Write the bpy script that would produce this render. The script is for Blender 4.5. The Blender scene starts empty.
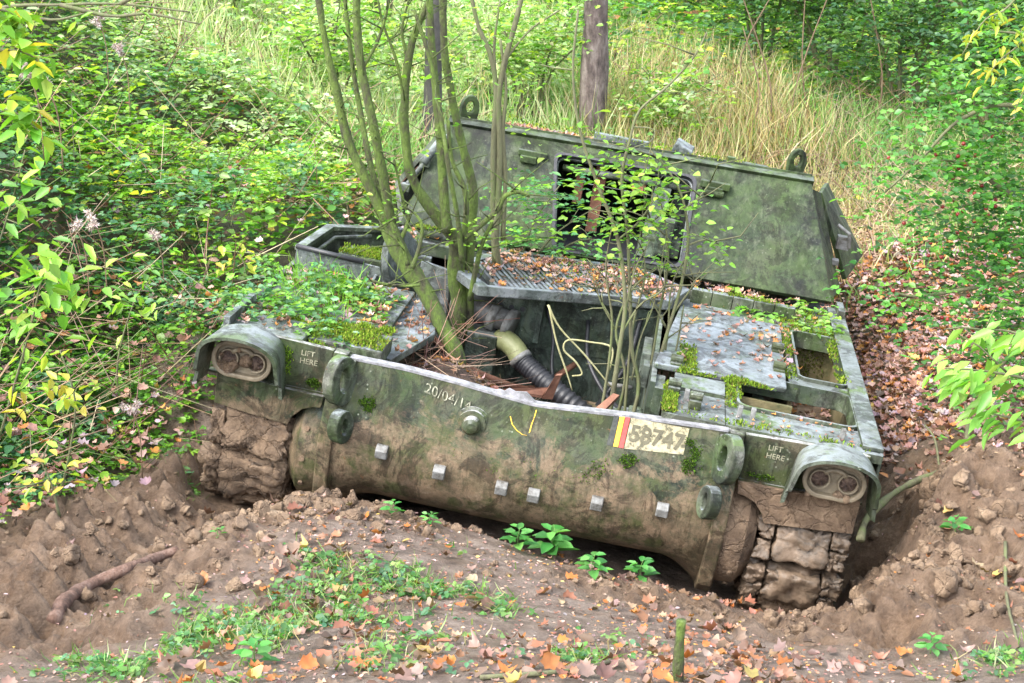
import bpy, bmesh, math, random
import numpy as np
from mathutils import Matrix, Vector
rng = np.random.default_rng(7)
random.seed(7)
scene = bpy.context.scene
COL = scene.collection
PI = math.pi

# ------------------------------------------------------------------ camera
CAMZ, PITCH, FPX = 3.2, math.radians(16), 1500.0
cam = bpy.data.cameras.new('camera'); camo = bpy.data.objects.new('camera', cam); COL.objects.link(camo)
camo.location = (0, 0, CAMZ); camo.rotation_euler = (PI/2-PITCH, 0, 0)
cam.sensor_width = 36; cam.lens = FPX/1024*36; cam.clip_end = 600; cam.clip_start = .05
scene.camera = camo
CP, SP = math.cos(PITCH), math.sin(PITCH)

def at(u, v, y):
    """world point seen at photo pixel (u, v) standing y metres away"""
    cx, cy = (u-512)/FPX, -(v-341.5)/FPX
    d = np.array([cx, cy*SP+CP, cy*CP-SP])
    return d*(y/d[1]) + np.array([0, 0, CAMZ])

# vehicle pose: columns are its right, rearward and up directions
VR = np.array([[.97796671, .1275294, .16527967], [-.12195364, .9915822, -.04349764], [-.16943561, .02238278, .98528706]])
VO = np.array([.1071, 6.3784, 1.0801])
def vw(p): return np.asarray(p, float) @ VR.T + VO
def wv(p): return (np.asarray(p, float)-VO) @ VR

# ------------------------------------------------------------------ noise
def _h(i, j, k, s):
    with np.errstate(over='ignore'):
        n = (i.astype(np.int64)*374761393 + j.astype(np.int64)*668265263 + k.astype(np.int64)*2147483647 + s*974634777) & 0xffffffff
        n = ((n ^ (n >> 13))*1274126177) & 0xffffffff
        n = ((n ^ (n >> 16))*2246822519) & 0xffffffff
    return ((n ^ (n >> 15)) & 0xffffff)/float(0xffffff)
def vnoise(p, s=0):
    p = np.asarray(p, float); f = np.floor(p); t = p-f; t = t*t*(3-2*t); f = f.astype(np.int64)
    r = 0
    for a in (0, 1):
        for b in (0, 1):
            for c in (0, 1):
                w = (t[..., 0] if a else 1-t[..., 0])*(t[..., 1] if b else 1-t[..., 1])*(t[..., 2] if c else 1-t[..., 2])
                r = r + w*_h(f[..., 0]+a, f[..., 1]+b, f[..., 2]+c, s)
    return r*2-1
def fbm(p, octv=4, s=0, gain=.5):
    r = 0; a = 1.; p = np.asarray(p, float); n = 0
    for o in range(octv):
        r = r+a*vnoise(p*(2.03**o)+o*7.3, s+o); n += a; a *= gain
    return r/n
def xy3(x, y, z=0.): return np.stack([x, y, np.zeros_like(x)+z], -1)
def sstep(a, b, x):
    t = np.clip((x-a)/(b-a), 0, 1); return t*t*(3-2*t)

def worley(x, y, cell, s=0):
    """distance to the nearest scattered point, in cell units"""
    x = x/cell; y = y/cell; i = np.floor(x).astype(np.int64); j = np.floor(y).astype(np.int64); best = np.full(x.shape, 9.); z0 = np.zeros_like(i)
    for a in (-1, 0, 1):
        for b in (-1, 0, 1):
            px = i+a+_h(i+a, j+b, z0, s); py = j+b+_h(i+a, j+b, z0+1, s); best = np.minimum(best, (px-x)**2+(py-y)**2)
    return np.sqrt(best)
# ------------------------------------------------------------------ objects
def tag(o, label=None, cat=None, group=None, kind=None):
    if label: o['label'] = label
    if cat: o['category'] = cat
    if group: o['group'] = group
    if kind: o['kind'] = kind
    return o
def empty(name, loc=(0, 0, 0)):
    o = bpy.data.objects.new(name, None); o.empty_display_size = .1; COL.objects.link(o); o.location = loc; return o
def np_mesh(name, V, faces_flat, sizes, mat, parent=None, col=None, smooth=False):
    """faces_flat: vertex indices one after another, sizes: loop count per face"""
    me = bpy.data.meshes.new(name)
    V = np.ascontiguousarray(V, np.float32); F = np.ascontiguousarray(faces_flat, np.int32); S = np.ascontiguousarray(sizes, np.int32)
    me.vertices.add(len(V)); me.vertices.foreach_set('co', V.ravel())
    me.loops.add(len(F)); me.loops.foreach_set('vertex_index', F)
    me.polygons.add(len(S)); me.polygons.foreach_set('loop_start', np.concatenate([[0], np.cumsum(S)[:-1]]).astype(np.int32)); me.polygons.foreach_set('loop_total', S)
    if smooth: me.polygons.foreach_set('use_smooth', np.ones(len(S), bool))
    me.update(calc_edges=True)
    if col is not None:
        a = me.color_attributes.new('tint', 'FLOAT_COLOR', 'POINT')
        c = np.ones((len(V), 4), np.float32); c[:, :3] = col; a.data.foreach_set('color', c.ravel())
    if mat: me.materials.append(mat)
    o = bpy.data.objects.new(name, me); COL.objects.link(o)
    if parent: o.parent = parent
    return o

class MB:
    def __init__(s): s.bm = bmesh.new()
    def box(s, x0, x1, y0, y1, z0, z1, M=None, R=None):
        vs = [s.bm.verts.new((x, y, z)) for x in (x0, x1) for y in (y0, y1) for z in (z0, z1)]
        for f in ((0, 1, 3, 2), (4, 6, 7, 5), (0, 4, 5, 1), (2, 3, 7, 6), (0, 2, 6, 4), (1, 5, 7, 3)): s.bm.faces.new([vs[i] for i in f])
        if M is not None:
            for v in vs: v.co = M @ v.co
        return s
    def prism(s, pts, ax, a0, a1, M=None):
        """pts: outline in the two other axes; extruded along axis ax"""
        def mk(p, a):
            if ax == 0: return (a, p[0], p[1])
            if ax == 1: return (p[0], a, p[1])
            return (p[0], p[1], a)
        A = [s.bm.verts.new(mk(p, a0)) for p in pts]; B = [s.bm.verts.new(mk(p, a1)) for p in pts]; n = len(pts)
        s.bm.faces.new(A); s.bm.faces.new(B[::-1])
        for i in range(n): s.bm.faces.new([A[i], B[i], B[(i+1) % n], A[(i+1) % n]])
        if M is not None:
            for v in A+B: v.co = M @ v.co
        return s
    def ring(s, outer, inner, ax, a0, a1, M=None):
        """plate with one hole; outer and inner have the same count"""
        def mk(p, a):
            if ax == 0: return (a, p[0], p[1])
            if ax == 1: return (p[0], a, p[1])
            return (p[0], p[1], a)
        n = len(outer)
        L = [[s.bm.verts.new(mk(p, a)) for p in q] for q in (outer, inner) for a in (a0, a1)]
        for i in range(n):
            j = (i+1) % n
            for a, b in ((0, 1), (1, 3), (3, 2), (2, 0)): s.bm.faces.new([L[a][i], L[a][j], L[b][j], L[b][i]])
        if M is not None:
            for q in L:
                for v in q: v.co = M @ v.co
        return s
    def hexa(s, A, B):
        """two quads (lists of four points) joined"""
        a = [s.bm.verts.new(tuple(p)) for p in A]; b = [s.bm.verts.new(tuple(p)) for p in B]; n = len(a)
        s.bm.faces.new(a); s.bm.faces.new(b[::-1])
        for i in range(n): s.bm.faces.new([a[i], b[i], b[(i+1) % n], a[(i+1) % n]])
        return s
    def tube(s, pts, r, n=8, cap=True):
        pts = [Vector(tuple(p)) for p in pts]; m = len(pts)
        if not hasattr(r, '__len__'): r = [r]*m
        prev = None; rings = []
        up = None
        for i in range(m):
            d = (pts[min(i+1, m-1)]-pts[max(i-1, 0)]).normalized()
            if up is None:
                up = d.cross(Vector((0, 0, 1)));
                if up.length < .1: up = d.cross(Vector((1, 0, 0)))
                up.normalize()
            up = (up-d*up.dot(d)).normalized(); q = d.cross(up)
            rings.append([s.bm.verts.new(pts[i]+(up*math.cos(2*PI*k/n)+q*math.sin(2*PI*k/n))*r[i]) for k in range(n)])
        for i in range(m-1):
            for k in range(n): s.bm.faces.new([rings[i][k], rings[i][(k+1) % n], rings[i+1][(k+1) % n], rings[i+1][k]])
        if cap: s.bm.faces.new(rings[0][::-1]); s.bm.faces.new(rings[-1])
        return s
    def lathe(s, prof, M, n=24):
        """prof: (radius, height) pairs round local z, placed by matrix M"""
        rings = []
        for r, h in prof:
            rings.append([s.bm.verts.new(M @ Vector((r*math.cos(2*PI*k/n), r*math.sin(2*PI*k/n), h))) for k in range(n)])
        for i in range(len(prof)-1):
            for k in range(n): s.bm.faces.new([rings[i][k], rings[i][(k+1) % n], rings[i+1][(k+1) % n], rings[i+1][k]])
        s.bm.faces.new(rings[0][::-1]); s.bm.faces.new(rings[-1])
        return s
    def build(s, name, mat, parent=None, bevel=0, smooth=False, sub=0, label=None):
        bmesh.ops.recalc_face_normals(s.bm, faces=s.bm.faces[:])
        me = bpy.data.meshes.new(name); s.bm.to_mesh(me); s.bm.free(); me.materials.append(mat)
        o = bpy.data.objects.new(name, me); COL.objects.link(o)
        if parent: o.parent = parent
        if smooth:
            for p in me.polygons: p.use_smooth = True
        if bevel:
            b = o.modifiers.new('bevel', 'BEVEL'); b.width = bevel; b.segments = 2; b.limit_method = 'ANGLE'; b.angle_limit = math.radians(40); b.harden_normals = False
        if sub:
            m = o.modifiers.new('sub', 'SUBSURF'); m.levels = sub; m.render_levels = sub
        if label: o['label'] = label
        return o
def rmat(loc, axis):
    """matrix taking local z to axis"""
    return Matrix.Translation(Vector(tuple(loc))) @ Vector((0, 0, 1)).rotation_difference(Vector(tuple(axis)).normalized()).to_matrix().to_4x4()
def rrect(x0, x1, y0, y1, r, n=5):
    out = []
    for cx, cy, a in ((x1-r, y1-r, 0), (x0+r, y1-r, 90), (x0+r, y0+r, 180), (x1-r, y0+r, 270)):
        for k in range(n+1):
            t = math.radians(a+90*k/n); out.append((cx+r*math.cos(t), cy+r*math.sin(t)))
    return out
def rect_match(x0, x1, y0, y1, n=5):
    out = []
    for cx, cy in ((x1, y1), (x0, y1), (x0, y0), (x1, y0)):
        for k in range(n+1):
            e = .0006*(k-n/2.)
            # keep coincident corner points a hair apart along the border
            if (cx, cy) == (x1, y1): out.append((cx+min(0, -e), cy+min(0, e)))
            elif (cx, cy) == (x0, y1): out.append((cx-min(0, e), cy+min(0, -e)))
            elif (cx, cy) == (x0, y0): out.append((cx-min(0, -e), cy-min(0, e)))
            else: out.append((cx+min(0, e), cy-min(0, -e)))
    return out
def spline(P, k=6):
    P = np.asarray(P, float); Q = np.vstack([2*P[0]-P[1], P, 2*P[-1]-P[-2]]); out = []
    for i in range(len(P)-1):
        a, b, c, d = Q[i:i+4]
        for j in range(k):
            t = j/k
            out.append(.5*(2*b+(c-a)*t+(2*a-5*b+4*c-d)*t*t+(3*b-a-3*c+d)*t**3))
    out.append(P[-1]); return np.array(out)

# ------------------------------------------------------------------ materials
def new_mat(name):
    m = bpy.data.materials.new(name); m.use_nodes = True; nt = m.node_tree; nt.nodes.clear()
    out = nt.nodes.new('ShaderNodeOutputMaterial'); b = nt.nodes.new('ShaderNodeBsdfPrincipled')
    nt.links.new(b.outputs[0], out.inputs[0]); return m, nt, b, out
class N:
    def __init__(s, nt): s.nt = nt; s.co = None
    def n(s, t, **k):
        x = s.nt.nodes.new(t)
        for a, v in k.items(): setattr(x, a, v)
        return x
    def link(s, a, b): s.nt.links.new(a, b)
    def obj(s):
        if not s.co: s.co = s.n('ShaderNodeTexCoord').outputs['Object']
        return s.co
    def noise(s, sc, det=4, rough=.55, vec=None, dist=0, stretch=None):
        x = s.n('ShaderNodeTexNoise'); x.inputs['Scale'].default_value = sc; x.inputs['Detail'].default_value = det; x.inputs['Roughness'].default_value = rough; x.inputs['Distortion'].default_value = dist
        v = vec or s.obj()
        if stretch:
            mp = s.n('ShaderNodeMapping'); mp.inputs['Scale'].default_value = stretch; s.link(v, mp.inputs[0]); v = mp.outputs[0]
        s.link(v, x.inputs['Vector']); return x.outputs['Fac']
    def ramp(s, f, stops, interp='LINEAR'):
        r = s.n('ShaderNodeValToRGB'); r.color_ramp.interpolation = interp; e = r.color_ramp.elements
        while len(e) < len(stops): e.new(.5)
        for i, (p, c) in enumerate(stops):
            e[i].position = p
            if not hasattr(c, '__len__'): c = (c, c, c)
            e[i].color = (*c, 1)
        s.link(f, r.inputs[0]); return r.outputs[0]
    def mix(s, f, a, b, blend='MIX'):
        m = s.n('ShaderNodeMix'); m.data_type = 'RGBA'; m.blend_type = blend
        for v, i in ((f, m.inputs['Factor']), (a, m.inputs[6]), (b, m.inputs[7])):
            if hasattr(v, 'is_output') or hasattr(v, 'links'): s.link(v, i)
            elif hasattr(v, '__len__'): i.default_value = (*v, 1)
            else: i.default_value = v
        return m.outputs[2]
    def math(s, op, a, b=0., clamp=False):
        m = s.n('ShaderNodeMath'); m.operation = op; m.use_clamp = clamp
        for v, i in ((a, m.inputs[0]), (b, m.inputs[1])):
            if hasattr(v, 'links'): s.link(v, i)
            else: i.default_value = v
        return m.outputs[0]
    def bump(s, h, bsdf, strength=.5, dist=.01):
        b = s.n('ShaderNodeBump'); b.inputs['Strength'].default_value = strength; b.inputs['Distance'].default_value = dist
        s.link(h, b.inputs['Height']); s.link(b.outputs[0], bsdf.inputs['Normal'])
    def up(s):
        g = s.n('ShaderNodeNewGeometry'); x = s.n('ShaderNodeSeparateXYZ'); s.link(g.outputs['Normal'], x.inputs[0]); return x.outputs['Z']
    def z(s):
        x = s.n('ShaderNodeSeparateXYZ'); s.link(s.obj(), x.inputs[0]); return x.outputs['Z']

MUD = (.21, .145, .092); MOSS = (.075, .125, .018)
def paint(name, base=(.06, .08, .045), alt=(.03, .042, .028), third=(.13, .135, .09), moss=.5, mud=.0, mudz=-.25, top=(.2, .22, .215), rough=.55, streak=True, lo=.55, fleck=.8):
    m, nt, b, out = new_mat(name); q = N(nt)
    c = q.ramp(q.noise(2.6, 5, .55, dist=.6), [(.45, alt), (.485, base), (.555, base), (.60, third)])
    c = q.mix(q.ramp(q.noise(13, 8, .78), [(.5, 0.), (.62, .55)]), c, third); c = q.mix(q.ramp(q.noise(24, 8, .8), [(.5, 0.), (.6, .6)]), c, tuple(a*.45 for a in alt))
    if streak:
        st = q.noise(7, 4, .65, stretch=(3.5, 3.5, .35)); c = q.mix(q.ramp(st, [(.52, 0.), (.66, .6)]), c, (.10, .115, .075))
        st = q.noise(9, 4, .65, stretch=(3.5, 3.5, .3)); c = q.mix(q.ramp(st, [(.56, 0.), (.7, .7)]), c, (.015, .02, .014))
    # thin green algae
    c = q.mix(q.ramp(q.noise(4.1, 5, .65), [(.5-.12*moss, 0.), (.66, .75*min(1, moss*1.4))]), c, (.05, .085, .02))
    # lichen and chipped flecks
    v = q.n('ShaderNodeTexVoronoi'); v.inputs['Scale'].default_value = 37; q.link(q.obj(), v.inputs['Vector'])
    fl = q.math('MULTIPLY', q.ramp(v.outputs['Distance'], [(.10, 1.), (.2, 0.)]), q.ramp(q.noise(5, 2), [(.5, 0.), (.62, fleck)]))
    c = q.mix(fl, c, (.3, .32, .25))
    # weathered film on faces that look up
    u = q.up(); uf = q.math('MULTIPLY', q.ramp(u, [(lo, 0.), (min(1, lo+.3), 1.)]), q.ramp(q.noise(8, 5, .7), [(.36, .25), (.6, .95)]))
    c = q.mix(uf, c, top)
    um = q.math('MULTIPLY', q.ramp(u, [(lo-.1, 0.), (min(1, lo+.2), 1.)]), q.ramp(q.noise(3.2, 6, .7), [(.52, 0.), (.58, moss)]))
    c = q.mix(um, c, MOSS)
    if mud > 0:
        zz = q.math('ADD', q.z(), q.math('MULTIPLY', q.math('SUBTRACT', q.noise(3.1, 9, .74, dist=1.1), .5), 1.5))
        mr = q.ramp(q.math('SUBTRACT', mudz+.12, zz), [(.0, 0.), (.07, mud*.75), (.2, mud)])
        mc = q.ramp(q.noise(7, 9, .75), [(.34, (.075, .055, .032)), (.47, (.15, .11, .068)), (.58, MUD), (.72, (.30, .235, .16))]); mc = q.mix(q.ramp(q.noise(15, 5, .7, stretch=(2.5, 2.5, .5)), [(.52, 0.), (.64, .7)]), mc, (.07, .055, .035))
        c = q.mix(mr, c, mc)
        gm = q.ramp(q.noise(5.5, 5, .7), [(.50, 0.), (.60, .8)]); c = q.mix(gm, c, (.05, .062, .02)); c = q.mix(q.ramp(q.noise(26, 8, .8), [(.52, 0.), (.62, .6)]), c, (.05, .055, .03))
    # damp dark stains
    st = q.ramp(q.noise(4.3, 9, .75, dist=1.2), [(.50, 0.), (.545, .8)]); c = q.mix(st, c, q.mix(1., c, (.38, .36, .36), 'MULTIPLY'))
    st = q.ramp(q.noise(11, 6, .7, stretch=(2.2, 2.2, .35)), [(.54, 0.), (.62, .6)]); c = q.mix(st, c, q.mix(1., c, (.4, .38, .34), 'MULTIPLY'))
    # rust specks
    c = q.mix(q.ramp(q.noise(19, 4, .7), [(.68, 0.), (.74, .7)]), c, (.13, .055, .025))
    q.link(c, b.inputs['Base Color']); q.link(q.ramp(q.noise(6, 4), [(.3, rough-.15), (.7, rough+.2)]), b.inputs['Roughness'])
    b.inputs['Specular IOR Level'].default_value = .25
    q.bump(q.noise(30, 10, .78), b, .6, .012)
    return m
def simple(name, stops, sc=8, rough=.7, bump=.5, bd=.01, bs=40, stretch=None, det=5, metal=0):
    m, nt, b, out = new_mat(name); q = N(nt)
    q.link(q.ramp(q.noise(sc, det+4, .74, stretch=stretch), stops), b.inputs['Base Color']); b.inputs['Roughness'].default_value = rough
    b.inputs['Metallic'].default_value = metal
    if bump: q.bump(q.noise(bs, 6, .7, stretch=stretch), b, bump, bd)
    return m
def leafmat(name, rough=.45, trans=.35, spec=.5, vary=.25):
    m, nt, b, out = new_mat(name); q = N(nt)
    a = q.n('ShaderNodeAttribute'); a.attribute_name = 'tint'
    f = q.noise(60, 2, .5); c = q.mix(q.ramp(f, [(.35, vary), (.7, 0.)]), a.outputs['Color'], q.mix(1., a.outputs['Color'], (.55, .6, .6), 'MULTIPLY'))
    q.link(c, b.inputs['Base Color']); b.inputs['Roughness'].default_value = rough; b.inputs['Specular IOR Level'].default_value = spec
    if trans:
        t = q.n('ShaderNodeBsdfTranslucent'); q.link(q.mix(1., a.outputs['Color'], (1.5, 1.6, .7), 'MULTIPLY'), t.inputs[0])
        mx = q.n('ShaderNodeMixShader'); mx.inputs[0].default_value = trans; q.link(b.outputs[0], mx.inputs[1]); q.link(t.outputs[0], mx.inputs[2]); q.link(mx.outputs[0], out.inputs[0])
    return m
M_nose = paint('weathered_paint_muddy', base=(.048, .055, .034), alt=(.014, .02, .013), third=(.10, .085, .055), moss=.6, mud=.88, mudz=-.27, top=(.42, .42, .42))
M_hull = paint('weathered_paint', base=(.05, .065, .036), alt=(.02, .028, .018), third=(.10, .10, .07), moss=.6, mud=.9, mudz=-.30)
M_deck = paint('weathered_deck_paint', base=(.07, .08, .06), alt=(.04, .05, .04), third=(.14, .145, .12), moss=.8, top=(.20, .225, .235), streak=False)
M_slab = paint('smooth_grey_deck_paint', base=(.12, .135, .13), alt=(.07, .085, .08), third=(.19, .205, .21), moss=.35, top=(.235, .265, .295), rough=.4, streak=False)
M_tur = paint('turret_algae_paint', base=(.024, .038, .018), alt=(.010, .014, .010), third=(.05, .06, .032), moss=.7, top=(.13, .15, .13), rough=.5, lo=.85, fleck=.25)
M_in = paint('interior_green_paint', base=(.075, .10, .08), alt=(.04, .052, .042), third=(.13, .15, .125), moss=.35, streak=True)
M_ochre = simple('stained_box_wall', [(.3, (.05, .06, .02)), (.5, (.16, .13, .06)), (.68, (.24, .2, .11))], 6, .75, .6)
M_copper = simple("copper_fitting", [(.4, (.3, .1, .04)), (.6, (.6, .3, .18))], 20, .5, .3)
M_dark = simple('dark_rubber_hole_shade', [(.3, (.012, .013, .015)), (.7, (.03, .03, .035))], 10, .45, .3)
M_grey = simple('bare_grey_metal', [(.34, (.06, .05, .04)), (.5, (.15, .15, .14)), (.62, (.20, .20, .195)), (.75, (.27, .27, .26))], 17, .5, .6, metal=.1)
def cracked(name):
    m, nt, b, out = new_mat(name); q = N(nt)
    c = q.ramp(q.noise(7, 12, .78), [(.36, (.07, .045, .027)), (.48, (.17, .112, .068)), (.57, (.245, .168, .105)), (.70, (.40, .29, .19))])
    q.link(c, b.inputs['Base Color']); q.link(q.ramp(q.noise(4, 4), [(.35, .45), (.65, .85)]), b.inputs['Roughness'])
    v = q.n('ShaderNodeTexVoronoi'); v.feature = 'DISTANCE_TO_EDGE'; v.inputs['Scale'].default_value = 11
    w = q.n('ShaderNodeVectorMath'); w.operation = 'MULTIPLY_ADD'; nz = q.n('ShaderNodeTexNoise'); nz.inputs['Scale'].default_value = 9; nz.inputs['Detail'].default_value = 6; q.link(q.obj(), nz.inputs['Vector'])
    q.link(nz.outputs['Color'], w.inputs[0]); w.inputs[1].default_value = (.16, .16, .16); q.link(q.obj(), w.inputs[2]); q.link(w.outputs[0], v.inputs['Vector'])
    h = q.math('ADD', q.ramp(v.outputs['Distance'], [(0., 0.), (.05, .35)]), q.math('ADD', q.noise(26, 9, .75), q.math('MULTIPLY', q.noise(9, 4), .8)))
    q.bump(h, b, .9, .028); return m
M_pad = simple("mud_smeared_steel", [(.36, (.045, .036, .028)), (.48, (.10, .072, .048)), (.6, (.17, .12, .08))], 9, .5, .8, .01, 26)
M_mudc = cracked('caked_mud')
M_rust = simple('rusty_steel', [(.3, (.09, .035, .02)), (.6, (.22, .10, .06)), (.8, (.3, .17, .13))], 12, .8, .6)
M_duct = simple('yellowed_green_duct', [(.3, (.10, .11, .04)), (.7, (.26, .27, .13))], 7, .5, .3)
M_oak = simple('mossy_bark', [(.34, (.03, .026, .018)), (.43, (.07, .075, .03)), (.51, (.08, .12, .022)), (.61, (.12, .185, .028)), (.75, (.20, .19, .13))], 17, .9, 1., .02, 70, stretch=(1, 1, .5), det=9)
M_bark = simple('green_grey_bark', [(.3, (.05, .045, .025)), (.5, (.12, .12, .06)), (.62, (.10, .13, .04)), (.78, (.24, .22, .15))], 22, .8, .9, .006, 60, stretch=(1, 1, .3))
M_brown = simple('brown_bark', [(.36, (.05, .028, .02)), (.5, (.15, .085, .06)), (.66, (.27, .19, .15))], 16, .85, 1., .02, 50, stretch=(1, 1, .3))
M_vine = simple('pale_vine_bark', [(.3, (.2, .19, .08)), (.7, (.42, .40, .22))], 14, .8, .3)
M_twig = simple('dry_twig', [(.3, (.10, .06, .035)), (.7, (.28, .2, .12))], 12, .8, .3)
M_cream = simple('faded_cream_paint', [(.43, (.07, .065, .035)), (.50, (.27, .24, .14)), (.70, (.42, .38, .25))], 24, .6, .2)
M_yel = simple('flaking_yellow_paint', [(.36, (.1, .08, .03)), (.46, (.7, .42, .03))], 40, .6, .2)
M_red = simple('flaking_red_paint', [(.36, (.1, .05, .03)), (.46, (.45, .05, .04))], 40, .6, .2)
M_black = simple('flaking_black_paint', [(.4, (.02, .022, .02)), (.7, (.05, .055, .04))], 40, .6, .2)
M_numb = simple('faded_dark_number_paint', [(.35, (.05, .045, .025)), (.6, (.1, .09, .05))], 30, .6, .2)
M_chalk = simple('worn_chalk', [(.45, (.08, .08, .05)), (.56, (.29, .29, .21))], 45, .7, .2)
M_sten = simple('faded_stencil_paint', [(.38, (.10, .10, .06)), (.52, (.26, .25, .17))], 50, .7, .2)
M_lens = simple('muddy_lens', [(.35, (.02, .013, .01)), (.5, (.07, .04, .028)), (.68, (.2, .14, .1))], 30, .5, 1., .02, 30)
M_grtrunk = simple('purple_grey_bark', [(.36, (.05, .038, .035)), (.5, (.14, .105, .095)), (.66, (.28, .23, .21))], 12, .9, 1., .03, 30, stretch=(1, 1, .35))
M_dark2 = simple('dark_grey_bark', [(.3, (.03, .028, .026)), (.6, (.075, .07, .065)), (.8, (.11, .1, .09))], 10, .9, .8)
M_berry = simple('dark_red_berry', [(.3, (.12, .01, .01)), (.7, (.3, .02, .02))], 20, .35, 0)
M_green = simple('green_stem', [(.3, (.08, .16, .04)), (.7, (.16, .26, .07))], 20, .6, 0)
M_leaf = leafmat('green_leaves', .42, .35, .5)
M_litter = leafmat('fallen_leaf', .5, .15, .45, .5)
M_grass = leafmat('grass_blades', .5, .3, .3)
M_moss = leafmat('moss_tuft', .9, .25, .1)

# ------------------------------------------------------------------ terrain
ctl = []
def cp(u, v, y): ctl.append(at(u, v, y))
for a in [(512, 683, 3.6), (0, 683, 4.0), (1024, 683, 4.3), (250, 683, 3.75), (760, 683, 4.0), (0, 600, 4.95), (170, 490, 6.5), (60, 560, 5.3), (0, 510, 5.9),
          (150, 450, 7.0), (245, 512, 6.35), (330, 505, 6.05), (420, 520, 6.0), (530, 556, 5.8), (640, 585, 5.75), (400, 600, 4.8), (600, 640, 4.6), (700, 610, 5.5), (800, 622, 5.7), (890, 590, 6.1),
          (880, 540, 6.6), (960, 500, 6.3), (1010, 570, 5.6), (950, 640, 5.0), (1000, 450, 7.2), (900, 470, 7.3), (950, 350, 8.8), (900, 250, 11), (1020, 350, 9),
          (0, 400, 6.9), (0, 200, 8.2), (0, 0, 10.5), (150, 300, 8.3), (150, 380, 7.5), (200, 330, 7.5), (270, 265, 8.6), (150, 150, 10.5), (150, 0, 15), (300, 210, 10.2), (300, 100, 14), (300, 0, 20),
          (600, 100, 16), (600, 30, 22), (800, 140, 15), (800, 60, 22), (1000, 100, 20), (1000, 0, 30), (1020, 220, 13), (460, 60, 18)]: cp(*a)
for a in [(0, 0, 1.6), (0, -12, 2.2), (-8, 0, 3.2), (8, 0, 2.0), (-14, 10, 5.5), (9, 8, 1.6), (14, 15, 3.5), (-12, 25, 5.5), (0, 35, 3.4), (0, 60, 9), (-40, 60, 14), (40, 60, 12), (45, 0, 8), (-45, 0, 12), (0, -50, 6), (-40, -50, 9), (40, -50, 7), (18, 30, 4)]: ctl.append(np.array(a, float))
for a in [(0, 3, -.95), (0, 5, -.95), (1.4, 3, -.95), (1.4, 5, -.9), (-1.5, 3.3, -.12), (-1.45, 2.4, -.2), (-1.6, 4.5, -.1), (1.3, 1, -.95), (-1.3, 1, -.9), (0, 1.2, -.85)]: ctl.append(vw(a))
ctl = np.array(ctl)
_C = ctl[:, :2]
def _phi(r): return np.where(r > 1e-9, r*r*np.log(np.maximum(r, 1e-9)), 0)
_n = len(_C); _K = _phi(np.linalg.norm(_C[:, None]-_C[None], axis=2))+np.eye(_n)*.02
_P = np.hstack([np.ones((_n, 1)), _C]); _A = np.block([[_K, _P], [_P.T, np.zeros((3, 3))]])
_w = np.linalg.solve(_A, np.concatenate([ctl[:, 2], [0, 0, 0]]))
def seg_dist(x, y, a, b):
    a = np.array(a[:2]); b = np.array(b[:2]); d = b-a; L = math.hypot(*d)
    t = ((x-a[0])*d[0]+(y-a[1])*d[1])/L**2; tc = np.clip(t, 0, 1)
    return np.hypot(x-a[0]-tc*d[0], y-a[1]-tc*d[1]), t*L
RUT0, RUT1 = at(-60, 640, 4.4), at(190, 478, 6.8)
TRK_L = [(-1.28, -.1), (-1.28, .6)]; 
def mudmask(x, y):
    """1 = churned wet mud, 0 = undisturbed ground"""
    L = vw((-1.28, -.1, -.8)); R = vw((1.3, -.1, -.8))
    d1, _ = seg_dist(x, y, at(-80, 620, 4.6), L); d2, _ = seg_dist(x, y, at(620, 600, 5.6), at(870, 640, 5.3)); d3, _ = seg_dist(x, y, at(870, 650, 5.2), at(950, 470, 7.0))
    d4, _ = seg_dist(x, y, L, at(400, 500, 6.1))
    n = fbm(xy3(x*1.7, y*1.7), 3, 5)*.18
    return np.clip(np.maximum.reduce([1-sstep(.45, .85, d1+n), 1-sstep(.22, .5, d2+n), 1-sstep(.38, .72, d3+n), 1-sstep(.2, .42, d4+n)]), 0, 1)
def base_h(x, y):
    x = np.asarray(x, float); y = np.asarray(y, float); sh = x.shape; P = np.stack([x.ravel(), y.ravel()], 1); o = np.empty(len(P))
    for i in range(0, len(P), 40000):
        Q = P[i:i+40000]; o[i:i+40000] = _phi(np.hypot(Q[:, :1]-_C[None, :, 0], Q[:, 1:]-_C[None, :, 1])) @ _w[:_n] + _w[_n]+Q @ _w[_n+1:]
    return o.reshape(sh)
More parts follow.
